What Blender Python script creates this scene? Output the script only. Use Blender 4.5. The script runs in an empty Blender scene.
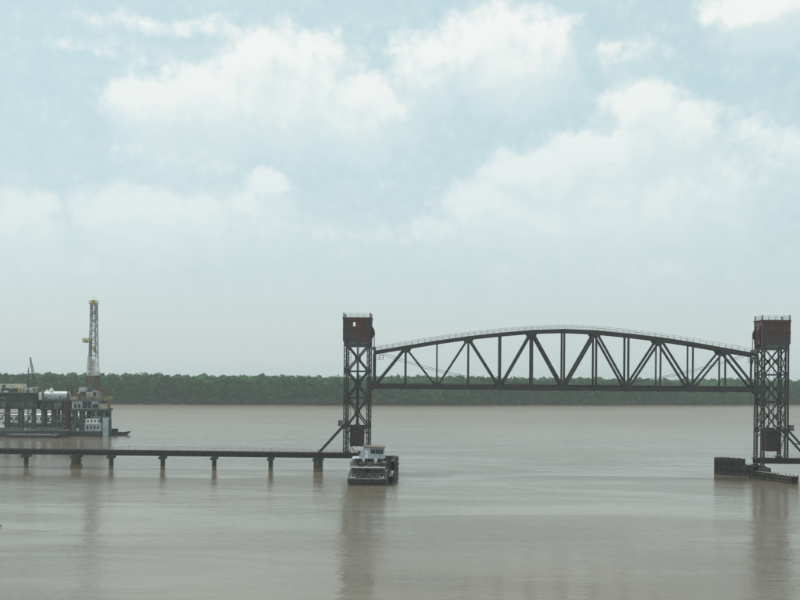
import bpy, math, random
import numpy as np
from mathutils import Vector, Matrix
random.seed(7)
rng = np.random.default_rng(11)
rad = math.radians
sc = bpy.context.scene
C = sc.collection

# ------------------------------------------------------------------ camera
EYE = 25.5                      # eye height above the river (on the high road bridge next door)
FPX = 950.0                     # focal length in pixels of the 800 px wide photograph
HZ, ROLL = 374.7, 0.0087        # row of the horizon at the middle, camera roll
cd = bpy.data.cameras.new('camera'); cam = bpy.data.objects.new('camera', cd); C.objects.link(cam)
cd.sensor_width = 36; cd.lens = 36 * FPX / 800
cd.shift_y = (HZ - 300) / 800
cd.clip_start = 0.5; cd.clip_end = 30000
cam.location = (0, 0, EYE); cam.rotation_euler = (rad(90), ROLL, 0)
cam.rotation_mode = 'XYZ'
cam.matrix_world = Matrix.Translation((0, 0, EYE)) @ Matrix.Rotation(rad(90), 4, 'X') @ Matrix.Rotation(ROLL, 4, 'Z')
sc.camera = cam

def hz(x): return HZ + ROLL * (x - 400)
def WX(x, D): return (x - 400) / FPX * D            # sideways metres at a distance
def WZ(x, y, D): return EYE - (y - hz(x)) / FPX * D  # height above the river at a distance

# ------------------------------------------------------------------ light, sky, exposure
SUN_EL, SUN_AZ = 60.0, -62.0     # azimuth clockwise from straight ahead (+Y)
sd = bpy.data.lights.new('sun', 'SUN'); sun = bpy.data.objects.new('sun', sd); C.objects.link(sun)
sd.energy = 2.6; sd.angle = rad(0.6); sd.color = (1.0, 0.95, 0.87)
sdir = Vector((math.sin(rad(SUN_AZ)) * math.cos(rad(SUN_EL)), math.cos(rad(SUN_AZ)) * math.cos(rad(SUN_EL)), math.sin(rad(SUN_EL))))
sun.rotation_euler = (-sdir).to_track_quat('-Z', 'Y').to_euler()
sun.location = sdir * 300
sc.view_settings.view_transform = 'Standard'; sc.view_settings.look = 'None'
sc.view_settings.exposure = 0.0; sc.view_settings.gamma = 1.0
sc.cycles.use_denoising = True
sc.cycles.max_bounces = 6; sc.cycles.volume_bounces = 1; sc.cycles.transparent_max_bounces = 8
sc.cycles.caustics_reflective = False; sc.cycles.caustics_refractive = False

class NT:
    """small helper to wire shader nodes"""
    def __init__(s, tree): s.t = tree; s.n = tree.nodes; s.l = tree.links
    def new(s, typ, **kw):
        nd = s.n.new(typ)
        for k, v in kw.items(): setattr(nd, k, v)
        return nd
    def put(s, sock, v):
        if hasattr(v, 'is_output'): s.l.new(v, sock)
        elif v is not None: sock.default_value = v
    def math(s, op, a, b=None, c=None, clamp=False):
        nd = s.new('ShaderNodeMath', operation=op, use_clamp=clamp)
        for i, v in enumerate((a, b, c)): s.put(nd.inputs[i], v) if v is not None else None
        return nd.outputs[0]
    def vmath(s, op, a, b=None, out=0):
        nd = s.new('ShaderNodeVectorMath', operation=op)
        s.put(nd.inputs[0], a)
        if b is not None: s.put(nd.inputs[1], b)
        return nd.outputs[out]
    def noise(s, vec, scale, detail=4, rough=0.55, color=False, dist=0.0):
        nd = s.new('ShaderNodeTexNoise'); s.put(nd.inputs['Vector'], vec)
        nd.inputs['Scale'].default_value = scale; nd.inputs['Detail'].default_value = detail
        nd.inputs['Roughness'].default_value = rough; nd.inputs['Distortion'].default_value = dist
        return nd.outputs['Color' if color else 'Fac']
    def mrange(s, v, a, b, c=0.0, d=1.0, smooth=True):
        nd = s.new('ShaderNodeMapRange', interpolation_type='SMOOTHSTEP' if smooth else 'LINEAR')
        s.put(nd.inputs[0], v)
        for i, x in enumerate((a, b, c, d)): nd.inputs[i + 1].default_value = x
        return nd.outputs[0]
    def mix(s, f, a, b, blend='MIX'):
        nd = s.new('ShaderNodeMix', data_type='RGBA', blend_type=blend)
        s.put(nd.inputs[0], f)
        for i, v in ((6, a), (7, b)):
            if isinstance(v, tuple) and len(v) == 3: v = v + (1.0,)
            s.put(nd.inputs[i], v)
        return nd.outputs[2]

# cloud banks: where the summer cumulus stand, as (x, y, half width, half height, weight) in the photograph's picture plane
CLOUDS = [(285, 84, 72, 50, 1), (215, 100, 62, 34, 1), (150, 104, 46, 30, .9), (352, 108, 62, 34, .95), (122, 98, 20, 14, .8), (250, 70, 40, 30, .9),
          (500, 52, 68, 40, 1), (430, 68, 50, 28, .8), (540, 44, 34, 26, .9), (400, 45, 24, 14, .5),
          (640, 122, 36, 40, 1), (682, 132, 34, 36, .85), (600, 160, 60, 30, .95), (540, 178, 60, 30, .95), (490, 206, 52, 28, .9), (625, 205, 90, 38, .8),
          (560, 220, 70, 26, .75), (700, 190, 60, 44, .6), (525, 232, 24, 9, .7), (435, 230, 40, 16, .55),
          (130, 216, 58, 32, .95), (192, 216, 60, 26, .8), (265, 184, 20, 16, .9), (255, 214, 50, 24, .6), (170, 150, 60, 14, .4), (215, 165, 34, 10, .35),
          (22, 222, 38, 26, .9), (40, 205, 18, 14, .8), (768, 4, 60, 22, 1), (762, 150, 60, 34, .5), (620, 55, 40, 14, .35), (200, 30, 110, 9, .4), (110, 50, 80, 9, .3),
          (600, 265, 130, 22, .35), (360, 240, 80, 20, .35), (60, 265, 90, 20, .3)]
def sky_angles(x, y):
    az = math.atan((x - 400) / FPX); el = math.atan((hz(x) - y) / FPX * math.cos(az))
    return math.degrees(az), math.degrees(el)

g = bpy.data.node_groups.new('cumulus_field', 'ShaderNodeTree')
g.interface.new_socket('P', in_out='INPUT', socket_type='NodeSocketVector')
g.interface.new_socket('Dir', in_out='INPUT', socket_type='NodeSocketVector')
g.interface.new_socket('Density', in_out='OUTPUT', socket_type='NodeSocketFloat'); g.interface.new_socket('Smooth', in_out='OUTPUT', socket_type='NodeSocketFloat')
k = NT(g); gi = k.new('NodeGroupInput'); go = k.new('NodeGroupOutput')
P = gi.outputs['P']; DR = gi.outputs['Dir']
w1 = k.noise(P, 0.32, 5, 0.6, True); w1 = k.vmath('SUBTRACT', w1, (0.5, 0.5, 0.5))
w2 = k.noise(P, 1.3, 4, 0.6, True); w2 = k.vmath('SUBTRACT', w2, (0.5, 0.5, 0.5))
Q = k.vmath('ADD', P, k.vmath('MULTIPLY', w1, (2.6, 2.0, 0)))
Q = k.vmath('ADD', Q, k.vmath('MULTIPLY', w2, (0.7, 0.6, 0)))
best = None
for (x, y, rx, ry, wt) in CLOUDS:
    az, el = sky_angles(x, y); ra, re = math.degrees(rx * 1.16 / FPX), math.degrees(ry * 1.16 / FPX)
    d = k.vmath('SUBTRACT', Q, (az, el, 0)); d = k.vmath('MULTIPLY', d, (1 / ra, 1 / re, 0))
    v = k.math('SUBTRACT', 1.15, k.vmath('LENGTH', d, out=1)); v = k.math('MULTIPLY', k.math('MINIMUM', v, 0.7), wt)
    best = v if best is None else k.math('SMOOTH_MAX', best, v, 0.12)
# the same fair-weather clouds all round the rest of the sky
gen = k.noise(k.vmath('MULTIPLY', DR, (1, 1, 2.0)), 3.4, 7, 0.56)
gen = k.mrange(gen, 0.50, 0.68, 0, 0.8)
sx = k.new('ShaderNodeSeparateXYZ'); k.put(sx.inputs[0], P)
out_az = k.mrange(k.math('ABSOLUTE', sx.outputs[0]), 24, 32)
out_el = k.mrange(sx.outputs[1], 22, 28)
gen = k.math('MULTIPLY', gen, k.math('MAXIMUM', out_az, out_el))
best = k.math('MAXIMUM', best, gen)
def billow(vec, scale):
    nd = k.new('ShaderNodeTexVoronoi', feature='F1', voronoi_dimensions='2D'); k.put(nd.inputs['Vector'], vec); nd.inputs['Scale'].default_value = scale
    return k.math('SUBTRACT', 0.42, nd.outputs['Distance'])
R_ = k.vmath('ADD', P, k.vmath('MULTIPLY', w2, (0.7, 0.7, 0)))
fb = k.math('MULTIPLY', k.math('SUBTRACT', k.noise(P, 0.6, 4, 0.5), 0.5), 0.55)
bl = k.math('ADD', k.math('MULTIPLY', billow(R_, 0.55), 0.16), k.math('ADD', k.math('MULTIPLY', billow(R_, 1.15), 0.20), k.math('MULTIPLY', billow(R_, 2.5), 0.13)))
dens = k.math('ADD', best, k.math('ADD', fb, bl))
k.put(go.inputs[0], dens); k.put(go.inputs[1], k.math('ADD', best, k.math('ADD', fb, k.math('MULTIPLY', bl, 0.45))))

wd = bpy.data.worlds.new('World'); sc.world = wd; wd.use_nodes = True
wd.node_tree.nodes.clear(); k = NT(wd.node_tree)
tc = k.new('ShaderNodeTexCoord'); N = k.vmath('NORMALIZE', tc.outputs['Generated'])
sp = k.new('ShaderNodeSeparateXYZ'); k.put(sp.inputs[0], N)
az = k.math('MULTIPLY', k.math('ARCTAN2', sp.outputs[0], sp.outputs[1]), 57.29578)
el = k.math('MULTIPLY', k.math('ARCSINE', sp.outputs[2]), 57.29578)
cb = k.new('ShaderNodeCombineXYZ'); k.put(cb.inputs[0], az); k.put(cb.inputs[1], el)
def field(off):
    gn = k.new('ShaderNodeGroup'); gn.node_tree = g
    k.put(gn.inputs['P'], k.vmath('ADD', cb.outputs[0], off)); k.put(gn.inputs['Dir'], N)
    return gn.outputs[0], gn.outputs[1]
d0, e0 = field((0, 0, 0)); d1, e1 = field((-0.5, 1.25, 0))
lit = k.math('SUBTRACT', e0, e1); lit = k.mrange(lit, -0.24, 0.40)
an = k.new('ShaderNodeMapRange', interpolation_type='SMOOTHSTEP'); k.put(an.inputs[0], d0); an.inputs[1].default_value = -0.02
k.put(an.inputs[2], k.mrange(lit, 0, 1, 0.85, 0.55, False)); an.inputs[3].default_value = 0; an.inputs[4].default_value = 1
alpha = k.math('MULTIPLY', an.outputs[0], k.mrange(el, 2.5, 20.5, 0.08, 0.92))
ccol = k.mix(lit, (0.765, 0.84, 0.84), (0.915, 0.93, 0.905))
sky = k.new('ShaderNodeTexSky', sky_type='NISHITA', sun_disc=False)
sky.sun_elevation = rad(SUN_EL); sky.sun_rotation = rad(SUN_AZ)
sky.altitude = 10; sky.air_density = 1.0; sky.dust_density = 4.0; sky.ozone_density = 1.0
bg = k.new('ShaderNodeBackground'); k.put(bg.inputs[0], sky.outputs[0]); bg.inputs[1].default_value = 0.11
veil = k.new('ShaderNodeBackground'); k.put(veil.inputs[0], k.mix(k.mrange(el, -2, 16), (0.695, 0.79, 0.785), (0.545, 0.75, 0.785))); veil.inputs[1].default_value = 1.0   # thin high summer haze over the whole sky
m1 = k.new('ShaderNodeMixShader'); m1.inputs[0].default_value = 0.80
k.l.new(bg.outputs[0], m1.inputs[1]); k.l.new(veil.outputs[0], m1.inputs[2])
cl = k.new('ShaderNodeBackground'); k.put(cl.inputs[0], ccol); cl.inputs[1].default_value = 1.0
soft = k.math('MULTIPLY', k.mrange(k.math('MAXIMUM', d0, k.math('SUBTRACT', d1, 0.10)), -0.45, 0.55), 0.58)      # vapour round the cumulus, and thin drifting veils
thin = k.math('MULTIPLY', k.mrange(k.noise(k.vmath('MULTIPLY', N, (1, 1, 2.6)), 5.0, 6, 0.6, dist=0.8), 0.46, 0.76), 0.34)
soft = k.math('MULTIPLY', k.math('MAXIMUM', soft, thin), k.mrange(el, 1.5, 10))
vp = k.new('ShaderNodeBackground'); vp.inputs[0].default_value = (0.735, 0.83, 0.835, 1)
m3 = k.new('ShaderNodeMixShader'); k.put(m3.inputs[0], soft); k.l.new(m1.outputs[0], m3.inputs[1]); k.l.new(vp.outputs[0], m3.inputs[2])
m2 = k.new('ShaderNodeMixShader'); k.put(m2.inputs[0], alpha); k.l.new(m3.outputs[0], m2.inputs[1]); k.l.new(cl.outputs[0], m2.inputs[2])
wo = k.new('ShaderNodeOutputWorld'); k.l.new(m2.outputs[0], wo.inputs[0])
wd.cycles.sampling_method = 'MANUAL'; wd.cycles.sample_map_resolution = 512

# ------------------------------------------------------------------ materials
def material(name):
    m = bpy.data.materials.new(name); m.use_nodes = True
    return m, NT(m.node_tree), m.node_tree.nodes['Principled BSDF']
def worn(name, c0, c1, c2=None, scale=0.9, rough=0.75, metal=0.0, bump=0.0, lo=0.42, hi=0.62, stain=None):
    """paint/steel/concrete: base colour, blotches of a second colour, optional streaks of a third, optional mud stain up to a height"""
    m, k, p = material(name)
    geo = k.new('ShaderNodeNewGeometry'); pos = geo.outputs['Position']
    f = k.mrange(k.noise(pos, scale, 6, 0.65), lo, hi)
    col = k.mix(f, c0, c1)
    if c2:
        st = k.mrange(k.noise(k.vmath('MULTIPLY', pos, (2.2, 2.2, 0.25)), 1.1, 5, 0.6), 0.52, 0.70)
        col = k.mix(st, col, c2)
    if stain:
        z, sc_ = stain
        sep = k.new('ShaderNodeSeparateXYZ'); k.put(sep.inputs[0], pos)
        zz = k.math('ADD', sep.outputs[2], k.math('MULTIPLY', k.noise(pos, 1.4, 4), 0.7))
        col = k.mix(k.mrange(zz, z + 0.55, z + 0.05), col, sc_)
    k.put(p.inputs['Base Color'], col)
    p.inputs['Roughness'].default_value = rough; p.inputs['Metallic'].default_value = metal
    if bump:
        b = k.new('ShaderNodeBump'); k.put(b.inputs['Height'], k.noise(pos, 6, 5)); b.inputs['Strength'].default_value = bump; b.inputs['Distance'].default_value = 0.05
        k.l.new(b.outputs[0], p.inputs['Normal'])
    return m
M = {}
M['steel'] = worn('weathered_bridge_steel', (0.050, 0.054, 0.054), (0.085, 0.052, 0.040), (0.030, 0.030, 0.030), 0.5, 0.75, 0.1, lo=0.48, hi=0.70)
M['house'] = worn('machinery_house_sheeting', (0.060, 0.062, 0.062), (0.115, 0.047, 0.043), (0.036, 0.030, 0.030), 0.35, 0.8, 0.0, lo=0.38, hi=0.60)
M['rust'] = worn('rusty_red_steel', (0.12, 0.048, 0.040), (0.07, 0.045, 0.040), None, 0.6, 0.85)
M['cwt'] = worn('dark_rusty_counterweight', (0.062, 0.046, 0.042), (0.085, 0.046, 0.040), (0.035, 0.030, 0.030), 0.6, 0.85)
M['rope'] = worn('greased_wire_rope', (0.035, 0.033, 0.03), (0.05, 0.045, 0.04), None, 2, 0.5, 0.4)
M['galv'] = worn('galvanised_rail', (0.30, 0.32, 0.32), (0.20, 0.19, 0.18), None, 1, 0.5, 0.3)
M['concrete'] = worn('pier_concrete', (0.095, 0.095, 0.088), (0.06, 0.06, 0.056), (0.045, 0.043, 0.04), 0.7, 0.9, bump=0.3, stain=(0.9, (0.21, 0.155, 0.095)))
M['footing'] = worn('silted_footing', (0.30, 0.24, 0.16), (0.20, 0.16, 0.11), None, 0.7, 0.95, bump=0.4)
M['timber'] = worn('creosoted_timber', (0.035, 0.032, 0.032), (0.060, 0.050, 0.043), (0.022, 0.021, 0.022), 0.8, 0.9, stain=(0.5, (0.16, 0.12, 0.08)))
M['plank'] = worn('grey_weathered_planks', (0.34, 0.30, 0.25), (0.24, 0.21, 0.18), None, 1.2, 0.9)
M['hull'] = worn('black_hull_paint', (0.028, 0.030, 0.034), (0.055, 0.040, 0.033), (0.08, 0.06, 0.045), 0.7, 0.6, stain=(0.15, (0.14, 0.10, 0.07)))
M['bluehull'] = worn('dark_teal_hull_paint', (0.035, 0.058, 0.065), (0.05, 0.045, 0.04), None, 0.5, 0.6)
M['deckgrey'] = worn('grey_deck_paint', (0.16, 0.165, 0.165), (0.10, 0.085, 0.075), None, 0.8, 0.8)
M['dark'] = worn('dark_painted_steel', (0.040, 0.050, 0.056), (0.060, 0.050, 0.045), None, 0.6, 0.7)
M['paleblue'] = worn('pale_blue_grey_paint', (0.50, 0.56, 0.62), (0.38, 0.40, 0.42), (0.30, 0.26, 0.22), 0.6, 0.6)
M['white'] = worn('white_marine_paint', (0.80, 0.80, 0.78), (0.66, 0.65, 0.61), (0.45, 0.38, 0.32), 0.4, 0.5, lo=0.5, hi=0.75)
M['cream'] = worn('cream_painted_top', (0.52, 0.50, 0.40), (0.36, 0.34, 0.27), None, 0.5, 0.75)
M['yellow'] = worn('yellow_safety_paint', (0.55, 0.44, 0.10), (0.40, 0.32, 0.12), None, 0.8, 0.6)
M['orange'] = worn('rusty_orange_paint', (0.24, 0.14, 0.075), (0.17, 0.11, 0.075), None, 0.8, 0.8)
M['redlead'] = worn('red_lead_paint', (0.20, 0.095, 0.08), (0.15, 0.08, 0.07), None, 0.8, 0.7)
M['derrick'] = worn('derrick_grey_paint', (0.30, 0.32, 0.33), (0.17, 0.16, 0.16), None, 0.5, 0.6)
M['green'] = worn('dull_green_paint', (0.075, 0.115, 0.095), (0.055, 0.06, 0.055), None, 0.5, 0.7)
M['tan'] = worn('tan_roof_paint', (0.30, 0.27, 0.19), (0.22, 0.19, 0.14), None, 0.8, 0.8)
M['roofdull'] = worn('dull_olive_roof_paint', (0.16, 0.15, 0.105), (0.11, 0.095, 0.07), None, 0.8, 0.85)
M['rubber'] = worn('old_tyre_rubber', (0.022, 0.022, 0.023), (0.035, 0.033, 0.03), None, 2, 0.9)
M['palegrey'] = worn('pale_grey_derrick_paint', (0.52, 0.52, 0.55), (0.40, 0.38, 0.40), None, 0.5, 0.6)
M['wood'] = worn('sodden_driftwood', (0.06, 0.045, 0.032), (0.035, 0.027, 0.02), None, 3, 0.7)
def glass():
    m, k, p = material('dark_window_glass')
    p.inputs['Base Color'].default_value = (0.012, 0.016, 0.02, 1); p.inputs['Roughness'].default_value = 0.08
    return m
M['glass'] = glass()
def foliage():
    m, k, p = material('bottomland_foliage')
    at = k.new('ShaderNodeAttribute', attribute_name='tint')
    geo = k.new('ShaderNodeNewGeometry')
    v = k.math('ADD', 0.75, k.math('MULTIPLY', k.noise(geo.outputs['Position'], 0.35, 3), 0.5))
    k.put(p.inputs['Base Color'], k.vmath('SCALE', at.outputs['Color'])); sn = p.inputs['Base Color'].links[0].from_node
    k.put(sn.inputs['Scale'], v)
    p.inputs['Roughness'].default_value = 0.75; p.inputs['Specular IOR Level'].default_value = 0.25
    return m
M['leaf'] = foliage()
M['bark'] = worn('tree_bark', (0.09, 0.075, 0.06), (0.06, 0.05, 0.04), None, 1, 0.9)
M['floor'] = worn('dark_forest_litter', (0.045, 0.050, 0.028), (0.060, 0.050, 0.032), None, 0.15, 0.95)  # dark green-brown leaf litter, the ground's own colour
M['mud'] = worn('river_mud', (0.17, 0.135, 0.09), (0.10, 0.09, 0.055), None, 0.08, 0.95)
def river():
    m, k, p = material('silty_river_water')
    geo = k.new('ShaderNodeNewGeometry'); pos = geo.outputs['Position']
    silt = k.mrange(k.noise(k.vmath('MULTIPLY', pos, (0.010, 0.035, 1)), 1.0, 4, 0.55, dist=0.6), 0.35, 0.68)
    k.put(p.inputs['Base Color'], k.mix(silt, (0.150, 0.127, 0.095), (0.176, 0.151, 0.116)))
    p.inputs['IOR'].default_value = 1.333; p.inputs['Specular IOR Level'].default_value = 0.62
    # light airs: ripples, a longer lazy chop, and slicks where it is calmer
    rip = k.noise(k.vmath('MULTIPLY', pos, (0.8, 1.25, 1)), 1.15, 4, 0.62)
    chop = k.noise(k.vmath('MULTIPLY', pos, (0.55, 1.0, 1)), 0.30, 3, 0.5)
    eddy = k.noise(k.vmath('MULTIPLY', pos, (1, 1.6, 1)), 0.035, 4, 0.6, dist=1.2)
    calm = k.mrange(k.noise(k.vmath('MULTIPLY', pos, (0.012, 0.05, 1)), 1.0, 5, 0.6, dist=1.0), 0.36, 0.66, 0.45, 1.25)
    sepw = k.new('ShaderNodeSeparateXYZ'); k.put(sepw.inputs[0], pos)
    open_ = k.mrange(sepw.outputs[1], 230, 620)          # the breeze ruffles the open reach beyond the bridge more
    h = k.math('ADD', k.math('MULTIPLY', k.math('MULTIPLY', rip, calm), 0.066), k.math('ADD', k.math('MULTIPLY', chop, 0.075), k.math('MULTIPLY', eddy, 0.16)))
    b = k.new('ShaderNodeBump'); k.put(b.inputs['Height'], h); b.inputs['Strength'].default_value = 1.0; b.inputs['Distance'].default_value = 1.0
    k.l.new(b.outputs[0], p.inputs['Normal'])
    k.put(p.inputs['Roughness'], k.math('ADD', k.math('MULTIPLY', calm, 0.07), k.math('MULTIPLY', open_, 0.34)))
    return m
M['water'] = river()

# ------------------------------------------------------------------ mesh helpers
V = Vector
class MB:
    """collects boxes, bars and tubes, then links them as ONE mesh object"""
    def __init__(s): s.v = []; s.f = []; s.smooth = False
    def add(s, vs, fs):
        o = len(s.v); s.v += [tuple(x) for x in vs]; s.f += [tuple(i + o for i in f) for f in fs]; return s
    def box(s, x0, x1, y0, y1, z0, z1):
        vs = [(x, y, z) for z in (z0, z1) for y in (y0, y1) for x in (x0, x1)]
        return s.add(vs, [(0, 2, 3, 1), (4, 5, 7, 6), (0, 1, 5, 4), (2, 6, 7, 3), (0, 4, 6, 2), (1, 3, 7, 5)])
    def bar(s, p0, p1, w, d, ref=(0, 1, 0)):
        """rectangular bar; d is measured along ref, w across it"""
        p0, p1 = V(p0), V(p1); a = (p1 - p0).normalized(); r = V(ref)
        if abs(a.dot(r)) > 0.98: r = V((1, 0, 0)) if abs(a.x) < 0.9 else V((0, 0, 1))
        r = (r - a * a.dot(r)).normalized(); q = a.cross(r)
        vs = [p + r * (i * d / 2) + q * (j * w / 2) for p in (p0, p1) for i, j in ((-1, -1), (1, -1), (1, 1), (-1, 1))]
        return s.add(vs, [(0, 1, 2, 3), (7, 6, 5, 4), (0, 4, 5, 1), (1, 5, 6, 2), (2, 6, 7, 3), (3, 7, 4, 0)])
    def tube(s, p0, p1, r0, r1=None, n=10, cap=True):
        r1 = r0 if r1 is None else r1
        p0, p1 = V(p0), V(p1); a = (p1 - p0).normalized(); r = V((0, 0, 1)) if abs(a.z) < 0.9 else V((1, 0, 0))
        r = (r - a * a.dot(r)).normalized(); q = a.cross(r); vs = []
        for p, rr in ((p0, r0), (p1, r1)):
            for i in range(n):
                t = 2 * math.pi * i / n; vs.append(p + (r * math.cos(t) + q * math.sin(t)) * rr)
        fs = [(i, (i + 1) % n, n + (i + 1) % n, n + i) for i in range(n)]
        if cap: fs += [tuple(range(n - 1, -1, -1)), tuple(range(n, 2 * n))]
        return s.add(vs, fs)
    def path(s, pts, r, n=6):
        for a, b in zip(pts[:-1], pts[1:]): s.tube(a, b, r, r, n)
        return s
    def prism(s, poly, y0, y1):
        """outline in (x, z) pushed from y0 to y1"""
        n = len(poly)
        vs = [(x, y0, z) for x, z in poly] + [(x, y1, z) for x, z in poly]
        return s.add(vs, [tuple(range(n)), tuple(range(2 * n - 1, n - 1, -1))] + [(i, n + i, n + (i + 1) % n, (i + 1) % n) for i in range(n)])
    def plan(s, poly, z0, z1, grow=1.0, cx=0, cy=0):
        """outline in (x, y) pushed from z0 to z1"""
        n = len(poly)
        vs = [(x, y, z0) for x, y in poly] + [(cx + (x - cx) * grow, cy + (y - cy) * grow, z1) for x, y in poly]
        return s.add(vs, [tuple(range(n - 1, -1, -1)), tuple(range(n, 2 * n))] + [(i, (i + 1) % n, n + (i + 1) % n, n + i) for i in range(n)])
    def laced(s, p0, p1, w, d, ref=(0, 1, 0), pitch=None, th=0.07):
        """built-up steel member: two flanged plates facing ref, zigzag lacing bars between them"""
        p0, p1 = V(p0), V(p1); L = (p1 - p0).length; a = (p1 - p0) / L; r = V(ref)
        r = (r - a * a.dot(r)).normalized(); q = a.cross(r)
        for i in (-1, 1):
            c = r * (i * (d / 2 - th / 2)); s.bar(p0 + c, p1 + c, w, th, ref)
            for j in (-1, 1):
                c2 = r * (i * (d / 2 - th - 0.07)) + q * (j * (w / 2 - 0.03)); s.bar(p0 + c2, p1 + c2, 0.05, 0.14, ref)
        pitch = pitch or d * 0.9; n = max(1, int(L / pitch))
        for j in (-1, 1):
            for m_ in range(n):
                e = 1 if m_ % 2 else -1
                a0 = p0 + a * (L * m_ / n) + r * (e * (d / 2 - .16)) + q * (j * (w / 2 - 0.075))
                a1 = p0 + a * (L * (m_ + 1) / n) + r * (-e * (d / 2 - .16)) + q * (j * (w / 2 - 0.075))
                s.bar(a0, a1, 0.03, 0.10, ref)
        return s
    def mesh(s, name):
        me = bpy.data.meshes.new(name); me.from_pydata(s.v, [], s.f); me.validate(); me.update()
        return me
    def build(s, name, mat, parent=None, smooth=False, loc=None):
        me = s.mesh(name); me.materials.append(M[mat] if isinstance(mat, str) else mat)
        if smooth: me.polygons.foreach_set('use_smooth', [True] * len(me.polygons))
        o = bpy.data.objects.new(name, me); C.objects.link(o)
        if parent: o.parent = parent
        if loc: o.location = loc
        return o
def tag(o, label, cat, group=None):
    o['label'] = label; o['category'] = cat
    if group: o['group'] = group
    return o
def thing(name, label, cat, loc=(0, 0, 0), rotz=0, group=None):
    o = bpy.data.objects.new(name, None); C.objects.link(o); o.empty_display_size = 0.5
    o.location = loc; o.rotation_euler = (0, 0, rotz)
    return tag(o, label, cat, group)
def share(src, name, parent, loc, rotz=0):
    o = bpy.data.objects.new(name, src.data); C.objects.link(o); o.parent = parent; o.location = loc; o.rotation_euler = (0, 0, rotz)
    return o

# ------------------------------------------------------------------ water, land, forest
def sheet(name, pts, faces, mat, kind='structure'):
    me = bpy.data.meshes.new(name); me.from_pydata(pts, [], faces); me.update(); me.materials.append(M[mat])
    o = bpy.data.objects.new(name, me); C.objects.link(o); o['kind'] = kind
    return o
BX = np.array([-7000, -3000, -1200, -600, -310, -189, 25, 261, 375, 560, 900, 2000, 7000.])
BY = np.array([900, 780, 705, 705, 733, 748, 781, 856, 892, 935, 985, 1050, 1300.])
def bank(x): return np.interp(x, BX, BY) + 3.0 * np.sin(np.asarray(x) * 0.021) + 2.0 * np.sin(np.asarray(x) * 0.057 + 1.0)
sheet('river', [(-7000, -600, 0), (7000, -600, 0), (7000, 1700, 0), (-7000, 1700, 0)], [(0, 1, 2, 3)], 'water')
xs = np.concatenate([np.linspace(-7000, -900, 20)[:-1], np.linspace(-900, 1100, 240), np.linspace(1100, 7000, 20)[1:]])
pts = []; prof = [(-2.5, -0.7), (0.0, 0.05), (1.5, 0.7), (4.5, 1.2), (12, 1.7), (400, 2.2), (6500, 2.5)]
for dx, z in prof:
    for x in xs: pts.append((x, float(bank(x)) + dx + (0.5 * math.sin(x * 0.31) if dx < 9 else 0), z))
n = len(xs)
def strip(name, r0, r1, mat): return sheet(name, pts[r0 * n:(r1 + 1) * n], [(r * n + i, r * n + i + 1, (r + 1) * n + i + 1, (r + 1) * n + i) for r in range(r1 - r0) for i in range(n - 1)], mat)
strip('river_bank', 0, 3, 'mud'); strip('far_ground', 3, len(prof) - 1, 'floor')

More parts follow.
